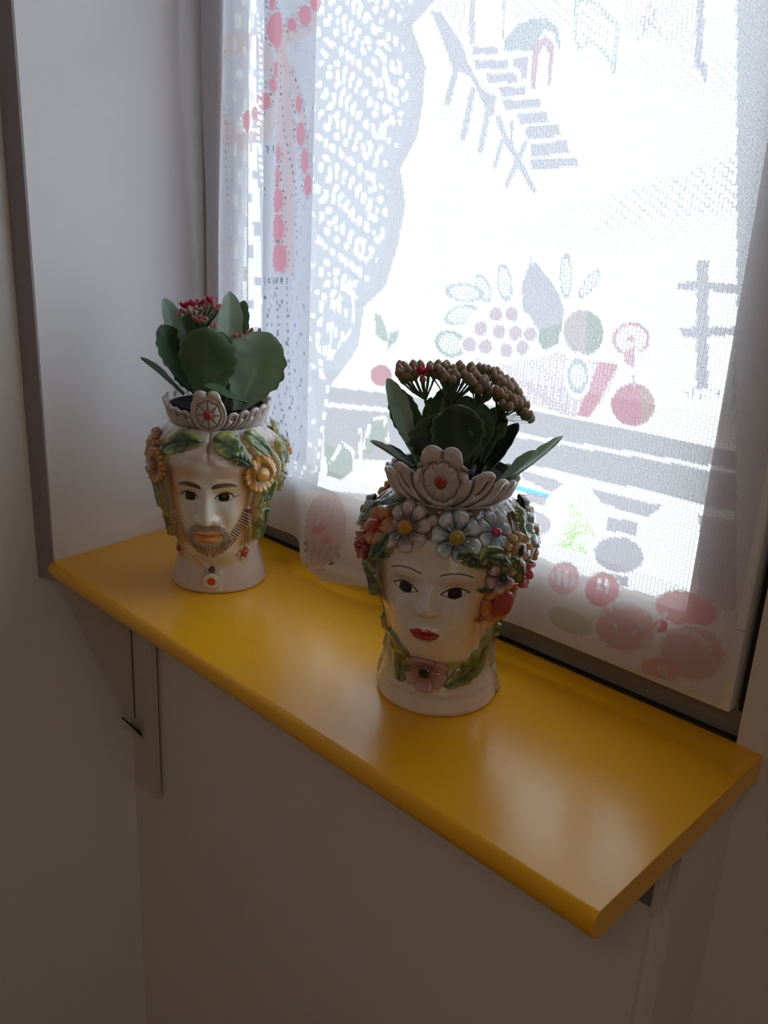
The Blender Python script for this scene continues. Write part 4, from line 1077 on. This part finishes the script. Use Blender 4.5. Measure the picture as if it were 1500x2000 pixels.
# -- man: leaves and orange blooms round the hair
man.leaf(-24, 167, 46, 27, 14, 2.6, GRN)
man.leaf(21, 163, 46, 30, -38, 2.8, YGR)
man.leaf(29, 154, 24, 18, -32, 5.0, DGR)
man.leaf(49, 167, 38, 21, -50, 2.6, YGR)
man.leaf(58, 112, 38, 26, 238, 3.0, YGR)
man.leaf(60, 76, 40, 25, 262, 4.6, GRN)
man.leaf(-68, 112, 50, 30, 292, 3.2, GRN)
man.leaf(-64, 76, 42, 24, 275, 4.6, GRN)
man.flower(47, 138, 21, 18, (0.66, 0.34, 0.07), (0.62, 0.30, 0.05), (0.22, 0.07, 0.02), 8.0, 2.8, 5, 1.6, 'orange daisy on the right temple', cup=.5)
man.flower(-50, 142, 20, 18, (0.52, 0.25, 0.07), (0.42, 0.17, 0.05), (0.20, 0.07, 0.03), 5.5, 3.0, 0, 1.5, 'brown-orange daisy on the left temple', cup=.5)
man.flower(-68, 162, 16, 12, (0.50, 0.24, 0.07), (0.60, 0.36, 0.06), (0.26, 0.10, 0.04), 4.5, 3.0, 9, 1.4, 'small orange daisy near the crown')
man.flower(44, 44, 9, 6, (0.66, 0.52, 0.38), (0.55, 0.05, 0.03), (0.45, 0.10, 0.06), 3.6, 1.6, 12, 1.1, 'small cream neck flower with red centre')
man.flower(-56, 43, 10, 6, (0.56, 0.38, 0.28), (0.40, 0.05, 0.03), (0.30, 0.06, 0.04), 3.6, 1.6, 30, 1.1, 'small brown-red neck flower')
rnd = random.Random(3)
for a, z in ((78, 150), (100, 165), (88, 118), (112, 135), (118, 95), (140, 160), (150, 120), (170, 150), (-96, 150), (-100, 115), (-125, 160), (-130, 125), (-155, 145), (180, 100), (-150, 90)):
    man.leaf(a, z, 36 + rnd.random() * 8, 23, rnd.uniform(220, 320), 3.0, rnd.choice((GRN, YGR)))
man.flower(104, 148, 15, 14, (0.62, 0.32, 0.06), (0.60, 0.30, 0.05), (0.32, 0.12, 0.03), 5, 3.6, 0)
man.flower(-118, 140, 15, 14, (0.62, 0.32, 0.06), (0.60, 0.30, 0.05), (0.32, 0.12, 0.03), 5, 3.6, 0)
man.ball(1, 27.5, 3.6, (0.06, 0.05, 0.03), 3.6, 'pendant_loop')
man.ball(1, 15.5, 9.3, (0.72, 0.66, 0.56), 4.2, 'pendant', (0.55, 0.03, 0.02), label='cream round pendant with red centre')
# -- woman: wreath
WHT = (0.66, 0.57, 0.55)
wom.flower(-21, 167, 20, 8, WHT, (0.60, 0.28, 0.03), (0.05, 0.02, 0.045), 5.8, 2.8, 12, 1.12, 'white flower with purple shading and orange centre')
wom.flower(14.5, 165.5, 20, 7, (0.56, 0.60, 0.62), (0.48, 0.30, 0.05), (0.035, 0.13, 0.20), 5.8, 3.2, 26, 1.12, 'pale blue flower with yellow centre')
wom.flower(42, 168, 15.5, 7, (0.58, 0.62, 0.66), (0.50, 0.04, 0.12), (0.16, 0.30, 0.42), 3.8, 3.0, 0, 1.12, 'light blue flower with magenta centre')
wom.ball(-3, 174, 4.2, (0.62, 0.50, 0.48), 4.5, 'bud_bead')
wom.flower(57, 153, 14, 9, (0.62, 0.42, 0.20), (0.60, 0.42, 0.22), (0.36, 0.18, 0.07), 6.2, 3.4, 0, 1.2, 'ochre flower with dark hollow centre', hole=True, cup=.6)
wom.flower(45, 133, 14.5, 6, (0.56, 0.42, 0.38), (0.05, 0.04, 0.05), (0.08, 0.05, 0.06), 3.4, 3.0, 20, 1.12, 'dusky pink flower with dark centre')
rs = wom.flower(51, 108, 19.5, 6, (0.58, 0.22, 0.06), (0.40, 0.045, 0.03), (0.46, 0.07, 0.03), 10.5, 4.0, 10, 1.5, 'orange rose with red heart over the ear', dome=2.0)
wom.flower(78, 124, 13, 12, (0.60, 0.12, 0.10), (0.62, 0.08, 0.10), (0.40, 0.02, 0.05), 4, 3.4, 0, 1.12, 'red daisy at the side')
wom.flower(-46, 161, 16, 6, (0.58, 0.24, 0.08), (0.45, 0.04, 0.03), (0.48, 0.06, 0.03), 5.5, 3.4, 15, 1.2, 'orange-red flower on the left')
wom.flower(-60, 139, 12.5, 8, (0.44, 0.09, 0.09), (0.36, 0.03, 0.05), (0.28, 0.02, 0.05), 3.8, 3.6, 0, 1.2, 'crimson flower on the left')
wom.leaf(25, 147, 30, 18, -25, 3.0, DGR); wom.leaf(36, 152, 24, 14, 20, 4.6, YGR, lobes=3); wom.leaf(42, 146, 22, 12, -30, 5.0, DGR, lobes=3)
wom.leaf(52, 142, 18, 12, -60, 5.0, GRN, lobes=3)
wom.leaf(-37, 147, 30, 19, 235, 3.0, DGR); wom.leaf(-50, 115, 34, 20, 285, 3.4, DGR); wom.leaf(-52, 178, 26, 18, 200, 3.0, DGR); wom.leaf(66, 134, 24, 14, 75, 3.5, DGR)
wom.leaf(34, 124, 13, 6, 180, 1.6, DGR, lobes=2)
wom.leaf(37, 96, 12, 8, 200, 2.0, ((0.40, 0.08, 0.04), (0.46, 0.14, 0.05), (0.2, 0.03, 0.02)), lobes=2)
wom.leaf(-35, 47, 52, 34, 280, 2.6, ((0.11, 0.15, 0.07), (0.22, 0.24, 0.10), (0.04, 0.07, 0.04)))
wom.leaf(40, 44, 54, 27, 222, 2.6, ((0.09, 0.15, 0.06), (0.34, 0.34, 0.12), (0.03, 0.06, 0.03)))
wom.leaf(58, 52, 44, 20, 255, 2.6, ((0.14, 0.19, 0.07), (0.36, 0.36, 0.13), (0.03, 0.06, 0.03)))
wom.flower(-3, 39, 19, 6, (0.52, 0.32, 0.30), (0.30, 0.17, 0.13), (0.36, 0.13, 0.13), 5.6, 3.4, 30, 1.42, 'pink flower brooch with dark bead', hole=True, cup=.3)
palette = [((0.56, 0.60, 0.62), (0.48, 0.30, 0.05), (0.07, 0.20, 0.28)), (WHT, (0.6, 0.28, 0.03), (0.1, .05, .08)), ((0.60, 0.12, 0.10), (0.62, 0.08, 0.10), (0.40, 0.02, 0.05)), ((0.58, 0.3, 0.08), (0.45, 0.04, 0.03), (0.48, 0.06, 0.03))]
for i, (a, z) in enumerate(((88, 158), (112, 165), (104, 132), (138, 150), (165, 165), (-170, 138), (-145, 160), (-115, 165), (-88, 158), (-100, 130), (150, 115), (-130, 118))):
    p_ = palette[i % 4]
    wom.flower(a, z, 15, 7, p_[0], p_[1], p_[2], 4.5, 3.4, i * 11)
for a, z in ((72, 165), (96, 145), (90, 105), (122, 148), (128, 115), (152, 135), (-72, 165), (-80, 120), (-102, 148), (-128, 142), (180, 150), (-155, 125), (100, 60), (-90, 60), (140, 60), (-140, 60), (180, 60)):
    wom.leaf(a, z, 30 + rnd.random() * 8, 19, rnd.uniform(200, 340), 2.6, rnd.choice((GRN, DGR)))

# ------------------------------------------------------------------ plants
def leaf_mesh(name, base, tip, width, facing, cup=0.25, bend=0.0, col=(0.05, 0.11, 0.05), edge=(0.15, 0.25, 0.11), parent=None, scal=6, thick=0.0011, twist=0.0, obov=0.62):
    """succulent leaf: midrib base->tip (metres, world), upper face towards 'facing'"""
    b = np.array(base); t_ = np.array(tip); ax = t_ - b; L = np.linalg.norm(ax); ax = ax / L
    n = np.array(facing, float); n = n - ax * (n @ ax); n /= np.linalg.norm(n)
    sd = np.cross(ax, n)
    t = np.linspace(0, 1, 34)[:, None]; q = np.linspace(-1, 1, 21)[None, :]
    prof = np.interp(t, [0, .10, .25, .45, obov, .78, .90, .97, 1.0], [.16, .22, .52, .86, 1.0, .90, .62, .32, .05])
    notch = 1 - 0.085 * np.abs(np.cos(np.pi * scal * np.clip((t - .25) / .75, 0, 1))) ** 3 * (t > .25)
    w = width / 2 * prof * notch
    ph = q * (1.0 + 0 * t)
    x = t * L + 0 * q
    y = w * q
    zz = cup * w * (q ** 2) * 1.0 + bend * L * (t ** 2 - t) * -1.0 + 0.03 * width * np.sin(t * 9 + q * 2) * q
    tw = twist * t
    y2 = y * np.cos(tw) - zz * np.sin(tw); z2 = y * np.sin(tw) + zz * np.cos(tw)
    def P(off):
        return b + x[..., None] * ax + y2[..., None] * sd + (z2 + off)[..., None] * n
    rib = np.exp(-(q / .08) ** 2) * (1 - t)
    th = thick * np.sqrt(np.clip(1 - q ** 4, 0, 1)) * np.clip((1 - t) * 12, 0, 1) ** .5
    up = P(th - 0.0006 * rib); dn = P(-th - 0.0010 * rib)
    C = np.ones(up.shape) * np.array(col)
    C = lerp(C, sst(.86, 1, np.abs(q) + 0 * t) * .8 + sst(.95, 1, t + 0 * q) * .5, edge)
    C = lerp(C, rib * .6, tuple(min(1, c * 1.8) for c in col))
    V = np.concatenate([up.reshape(-1, 3), dn.reshape(-1, 3)])
    F = grid_faces(*up.shape[:2]); nn = up.shape[0] * up.shape[1]; n0, m0 = up.shape[:2]
    F2 = F[:, ::-1] + nn
    rim = []
    idx = [(i, 0) for i in range(n0)] + [(n0 - 1, j) for j in range(1, m0)] + [(i, m0 - 1) for i in range(n0 - 2, -1, -1)] + [(0, j) for j in range(m0 - 2, 0, -1)]
    ids = [i * m0 + j for i, j in idx]
    for a_, b_ in zip(ids, ids[1:] + ids[:1]): rim.append((a_, b_, b_ + nn, a_ + nn))
    F = np.concatenate([F, F2, np.array(rim)])
    V = V - (np.array(parent.location) if parent else 0)
    me = quads_mesh(name, V, F, np.concatenate([C.reshape(-1, 3)] * 2))
    return link_mesh(name, me, LEAF, parent)

def bud_proto(name, r, mat, kind='bud'):
    """plump pointed bud with four creases / or an open four-petalled floret"""
    t = np.linspace(0, 1, 9)[:, None]; ph = np.linspace(0, 2 * np.pi, 16, endpoint=False)[None, :]
    rr = r * np.sin(np.pi * np.clip(t * .96 + .03, 0, 1)) ** .62 * (1 - 0.10 * np.abs(np.cos(2 * ph)) ** 6) * (1 - .15 * t)
    P = np.stack([rr * np.cos(ph), rr * np.sin(ph), (t - .35) * r * 2.25 + 0 * ph], -1)
    me = quads_mesh(name, P, grid_faces(9, 16, True))
    me.materials.append(mat)
    me.polygons.foreach_set('use_smooth', np.ones(len(me.polygons), bool))
    return me
BUD_ME = bud_proto('bud', 0.0042, BUD); BUDP_ME = bud_proto('bud', 0.0030, BUDP)
def floret_mesh():
    V = []; F = []
    for k in range(5):
        a = 2 * math.pi * k / 5
        t = np.linspace(0, 1, 7)[:, None]; q = np.linspace(-1, 1, 5)[None, :]
        w = 0.0030 * np.sin(np.pi * t ** .8 * .93 + .12) + 0 * q
        x = 0.001 + t * 0.0058 + 0 * q; y = w * q; z = 0.0062 * t ** 1.3 + .0010 * q ** 2
        P = np.stack([x * math.cos(a) - y * math.sin(a), x * math.sin(a) + y * math.cos(a), z], -1).reshape(-1, 3)
        F.append(grid_faces(7, 5) + sum(len(v) for v in V)); V.append(P)
    me = quads_mesh('floret', np.concatenate(V), np.concatenate(F)); me.materials.append(PETAL)
    me.polygons.foreach_set('use_smooth', np.ones(len(me.polygons), bool))
    return me
FLORET_ME = floret_mesh()

def plant_root(head, label):
    r = empty('kalanchoe', tuple(head.loc + np.array([0, 0, 0.184])))
    tag(r, label, 'plant')
    # black nursery pot rim and soil inside the planter
    a = np.linspace(0, 2 * np.pi, 48, endpoint=False)[None, :]
    prof = np.array([(0.040, 0.002), (0.0468, 0.0160), (0.0490, 0.0180), (0.0494, 0.0190), (0.0484, 0.0186), (0.0472, 0.0150), (0.0468, 0.0125)])
    P = np.stack([prof[:, :1] * np.cos(a), prof[:, :1] * np.sin(a), prof[:, 1:] + 0 * a], -1)
    link_mesh('nursery_pot', quads_mesh('nursery_pot', P, grid_faces(len(prof), 48, True)), NURS, r)
    rr = np.linspace(0.0005, 0.0470, 12)[:, None]
    P = np.stack([rr * np.cos(a), rr * np.sin(a), 0.0135 + 0.0012 * np.sin(rr * 700 + a * 5) * np.cos(a * 7)], -1)
    link_mesh('soil', quads_mesh('soil', P, grid_faces(12, 48, True)), SOIL, r)
    return r
def cluster(root, top_px, dep0, stem_from, me_list, rng, rad=0.0, name='flower_cluster'):
    pass

# ---- the man's kalanchoe
mp = plant_root(man, 'kalanchoe with broad grey-green leaves and few pink buds, in the bearded man planter')
mdep = depth_of(man.loc + np.array([0, 0, 0.22]))
axis = lambda head, z: head.loc + np.array([0, 0, z])
TOC = M3 @ np.array([0, 0, 1.0]); RIGHT = M3 @ np.array([1.0, 0, 0]); UPV = M3 @ np.array([0, 1.0, 0])
def L(root, dep, bpx, tpx, width_px, bd, td, face, **kw):
    b = at_depth(bpx[0], bpx[1], dep - bd); t = at_depth(tpx[0], tpx[1], dep - td)
    f = face[0] * RIGHT + face[1] * UPV + face[2] * TOC
    return leaf_mesh('leaf', b, t, width_px * dep / FPX, f, parent=root, **kw)
DK = (0.055, 0.115, 0.06); GY = (0.33, 0.45, 0.37); MD = (0.11, 0.19, 0.105); LT = (0.34, 0.43, 0.34)
L(mp, mdep, (402, 800), (401, 640), 122, .010, .040, (-.1, .25, 1), cup=-.15, bend=-.10, col=MD, scal=5, obov=.60)
L(mp, mdep, (410, 800), (432, 648), 96, .000, .022, (.1, .3, 1), cup=.1, bend=-.05, col=MD, scal=5)
L(mp, mdep, (464, 808), (527, 650), 124, .006, .030, (.25, .5, .85), cup=.34, bend=-.12, col=GY, scal=5, obov=.58)
L(mp, mdep, (482, 786), (398, 752), 40, .022, .046, (.1, 1, .7), cup=.2, col=MD, scal=4)
L(mp, mdep, (372, 760), (315, 634), 74, .000, .018, (.55, .2, .8), cup=.3, bend=-.1, col=DK, scal=5)
L(mp, mdep, (360, 770), (274, 697), 30, .004, .014, (.5, .9, .35), cup=.3, bend=.05, col=DK, scal=4)
L(mp, mdep, (350, 690), (321, 582), 44, -.010, .000, (.6, .3, .7), cup=.4, col=GY, scal=4)
L(mp, mdep, (392, 720), (368, 612), 62, .008, .012, (.1, .5, .8), cup=.3, col=DK, scal=5)
L(mp, mdep, (440, 740), (450, 569), 54, -.004, -.002, (.5, .35, .8), cup=.5, bend=-.06, col=LT, edge=(0.25, .32, .22), scal=4)
L(mp, mdep, (462, 740), (476, 586), 46, -.018, -.026, (-.3, .1, .9), cup=.3, col=MD, scal=5)
L(mp, mdep, (500, 760), (549, 672), 40, -.012, -.016, (-.5, .2, .9), cup=.3, col=DK, scal=4)
L(mp, mdep, (474, 800), (548, 742), 38, -.004, .006, (0, .8, .6), cup=.3, col=DK, scal=4)
L(mp, mdep, (420, 770), (432, 655), 60, -.012, -.016, (0, .2, 1), cup=.2, col=DK, scal=5)
L(mp, mdep, (400, 780), (345, 700), 60, -.010, -.010, (.3, .2, 1), cup=.2, col=DK, scal=5)
L(mp, mdep, (440, 780), (500, 700), 60, -.022, -.028, (-.3, .2, 1), cup=.2, col=DK, scal=5)
L(mp, mdep, (380, 770), (370, 650), 56, -.020, -.028, (.1, .2, 1), cup=.2, col=DK, scal=5)

def add_buds(root, dep, joint_px, jd, items, meshes, rng, scale=1.0):
    """one inflorescence: stem, pedicels and bud children"""
    j = at_depth(joint_px[0], joint_px[1], dep - jd)
    base = np.array(root.location) + np.array([0, 0, 0.012]) + 0.25 * (j - np.array(root.location)) * np.array([1, 1, 0])
    o0 = np.array(root.location)
    mid = (base + j) / 2 + np.array([0, 0, 0.004])
    st = tube_obj('flower_stem', [tuple(base - o0), tuple(mid - o0), tuple(j - o0)], [0.0021, 0.0018, 0.0015], STEM, root, 8)
    V = []; F = []; n = 0
    cl = []
    for (x, y, d, kind) in items:
        p = at_depth(x, y, dep - d)
        cl.append((p, kind))
        dirv = (p - j); m = j + dirv * .55 + np.array([0, 0, -0.003])
        pts = [j, m, p - np.array([0, 0, 0.003])]
        for i, c in enumerate(pts):
            for k in range(5):
                a = 2 * math.pi * k / 5
                V.append(c + np.array([math.cos(a), math.sin(a), 0]) * 0.0008)
        F.append(grid_faces(3, 5, True) + n); n += 15
    pe = link_mesh('pedicels', quads_mesh('pedicels', np.array(V) - o0, np.concatenate(F)), STEM, root)
    for p, kind in cl:
        me = meshes[kind]
        b = bpy.data.objects.new('floret' if kind == 'f' else 'bud', me); COL.objects.link(b); b.parent = st
        b.location = p - o0
        out = (p - j); out = out / (np.linalg.norm(out) + 1e-9) * .55 + np.array([0, 0, 1])
        b.rotation_euler = Vector(out).to_track_quat('Z', 'Y').to_euler()
        sc_ = scale * rng.uniform(.86, 1.12) * (1.35 if kind == 'f' else 1.0)
        b.scale = (sc_, sc_, sc_)
ME = {'b': BUD_ME, 'p': BUDP_ME, 'f': FLORET_ME}
rg = random.Random(8)
z1 = lambda x, y: (x / 4.286 + 250, y / 4.286 + 550)
it = []
for x, y in ((480, 215), (545, 200), (610, 195), (690, 175)): q = z1(x, y + 12); it.append((q[0], q[1], .010 + rg.uniform(-.004, .004), 'f'))
for x, y in ((445, 250), (470, 262), (510, 245), (430, 280), (560, 225), (585, 235), (640, 215), (660, 190), (700, 200), (720, 225), (745, 215), (768, 215), (740, 245), (700, 240), (675, 165), (710, 170), (625, 250), (600, 200), (650, 235), (755, 235), (495, 225), (520, 265)):
    q = z1(x, y); it.append((q[0], q[1], .014 + rg.uniform(-.006, .006), 'p'))
add_buds(mp, mdep, (385, 660), .004, it, ME, rg, .82)
it = []
for x, y in ((545, 300), (570, 315), (600, 300), (630, 310), (585, 335), (655, 320), (560, 330), (615, 330), (640, 340), (700, 375), (725, 370), (605, 345)):
    q = z1(x, y); it.append((q[0], q[1], .020 + rg.uniform(-.003, .003), 'p'))
add_buds(mp, mdep, (395, 680), .010, it, ME, rg, .82)
it = []
for x, y in ((880, 470), (905, 460), (930, 480), (900, 495), (950, 465), (925, 505), (960, 490), (880, 490), (975, 470), (990, 455), (1000, 430), (1025, 440), (1035, 415), (1100, 412), (950, 510), (910, 520), (985, 485), (935, 455)):
    q = z1(x, y); it.append((q[0], q[1], .006 + rg.uniform(-.004, .004), 'p'))
add_buds(mp, mdep, (462, 710), -.004, it, ME, rg, .85)

# ---- the woman's kalanchoe
wp = plant_root(wom, 'kalanchoe with dark leaves and a dense head of brown-green buds, in the woman planter')
wdep = depth_of(wom.loc + np.array([0, 0, 0.22]))
L(wp, wdep, (815, 905), (757, 738), 50, .004, .010, (.45, .2, .9), cup=.4, bend=-.05, col=GY, scal=4, obov=.66)
L(wp, wdep, (832, 905), (770, 757), 62, -.006, -.008, (-.2, .1, .9), cup=.3, bend=-.04, col=(0.055, .14, .05), scal=6)
L(wp, wdep, (808, 912), (723, 860), 22, .010, .016, (.3, .9, .5), cup=.5, col=(0.30, .28, .26), scal=2)
L(wp, wdep, (815, 912), (755, 868), 20, .000, .000, (.2, .9, .5), cup=.3, col=DK, scal=3)
L(wp, wdep, (872, 935), (852, 808), 128, .020, .030, (-.15, .1, 1), cup=.15, bend=-.05, col=(0.030, .065, .040), scal=5)
L(wp, wdep, (885, 925), (896, 790), 108, .026, .038, (.1, .1, 1), cup=.25, bend=-.05, col=(0.028, .055, .034), scal=5)
L(wp, wdep, (915, 915), (938, 785), 76, .004, .006, (.1, .1, 1), cup=.2, col=(0.035, .085, .035), scal=6)
L(wp, wdep, (845, 880), (868, 758), 46, -.010, -.014, (0, .2, 1), cup=.3, col=(0.05, .12, .05), scal=5)
L(wp, wdep, (830, 890), (842, 775), 30, -.014, -.018, (0, .3, 1), cup=.3, col=(0.06, .13, .05), scal=4)
L(wp, wdep, (950, 928), (1012, 826), 46, .002, .000, (-.7, .1, .6), cup=.3, col=(0.022, .045, .028), scal=3)
L(wp, wdep, (935, 925), (965, 800), 66, -.010, -.014, (-.2, .1, 1), cup=.3, col=(0.022, .045, .028), scal=5)
L(wp, wdep, (900, 920), (960, 830), 74, -.018, -.024, (-.2, .1, 1), cup=.2, col=DK, scal=5)
L(wp, wdep, (850, 915), (820, 810), 60, -.020, -.026, (.2, .1, 1), cup=.2, col=DK, scal=5)
L(wp, wdep, (958, 952), (1099, 851), 40, .004, .010, (-.35, .9, .45), cup=.25, bend=-.16, col=(0.36, .46, .36), edge=(.24, .34, .24), scal=4, obov=.72)
L(wp, wdep, (964, 950), (1050, 880), 30, .014, .020, (-.5, .6, .6), cup=.5, bend=-.06, col=GY, scal=3)
L(wp, wdep, (905, 900), (912, 772), 70, -.004, -.006, (.1, .1, 1), cup=.2, col=DK, scal=6)
L(wp, wdep, (940, 905), (975, 795), 60, -.004, -.006, (-.1, .1, 1), cup=.2, col=DK, scal=6)
L(wp, wdep, (870, 900), (888, 768), 50, -.012, -.016, (.1, .1, 1), cup=.2, col=DK, scal=6)
z3 = lambda x, y: (x / 3.409 + 680, y / 3.409 + 690)
allb = {
 (831, 782, .004): [(345, 115, .004), (340, 140, .006), (375, 95, 0), (400, 125, .010), (395, 160, .010), (436, 92, -.004), (480, 92, -.010), (445, 150, .006), (545, 110, .004), (545, 95, -.004), (598, 85, -.010), (420, 170, .006), (365, 165, .004), (350, 95, -.004)],
 (882, 785, .006): [(600, 115, .002), (625, 140, .010), (655, 90, -.006), (650, 175, .012), (695, 190, .016), (705, 140, .010), (740, 95, -.006), (700, 115, 0), (760, 115, .002), (770, 150, .008), (800, 180, .016), (825, 205, .018), (830, 130, .004), (815, 105, -.006), (845, 160, .008), (575, 150, 0), (640, 105, -.004), (720, 165, .012), (675, 150, .008)],
 (930, 792, .006): [(870, 110, -.008), (900, 115, -.004), (930, 120, -.006), (895, 205, .016), (920, 230, .016), (870, 250, .016), (850, 225, .012), (905, 190, .010), (960, 135, -.006), (985, 130, -.010), (1010, 160, -.006), (1000, 185, 0), (1025, 205, .002), (1045, 190, -.006), (970, 160, -.004), (940, 265, .012), (910, 260, .010), (1010, 215, .002)],
 (972, 815, .004): [(985, 260, .012), (1010, 285, .014), (1035, 265, .010), (1060, 215, -.002), (1085, 210, -.008), (1075, 245, .002), (1105, 245, -.002), (1130, 280, 0), (1065, 290, .010), (1090, 310, .012), (1025, 345, .016), (1070, 365, .018), (1130, 350, .010), (1180, 360, .004), (1195, 425, .008), (990, 300, .008), (1120, 320, .006), (1150, 330, .002), (1165, 400, .010), (1045, 310, .012), (1100, 340, .012)],
}
for (jx, jy, jd), lst in allb.items():
    it = [(z3(x, y)[0], z3(x, y)[1], d, 'b') for x, y, d in lst]
    # rear buds hidden by the front rows, so that the head is full from the side
    for x, y, d in lst[::2]:
        q = z3(x + rg.uniform(-20, 20), y + rg.uniform(0, 40)); it.append((q[0], q[1], d - .016 - rg.uniform(0, .008), 'b'))
    if jx == 831: q = z3(497, 140); it.append((q[0], q[1] + 2, .008, 'f')); it.append((q[0], q[1] + 12, .008, 'p')); it.append((q[0] + 3, q[1] - 3, .009, 'p'))
    if jx == 955: q = z3(1130, 325); it.append((q[0], q[1], .010, 'p')); q = z3(910, 185); it.append((q[0], q[1], .014, 'p'))
    add_buds(wp, wdep, (jx, jy), jd, it, ME, rg, 1.0)
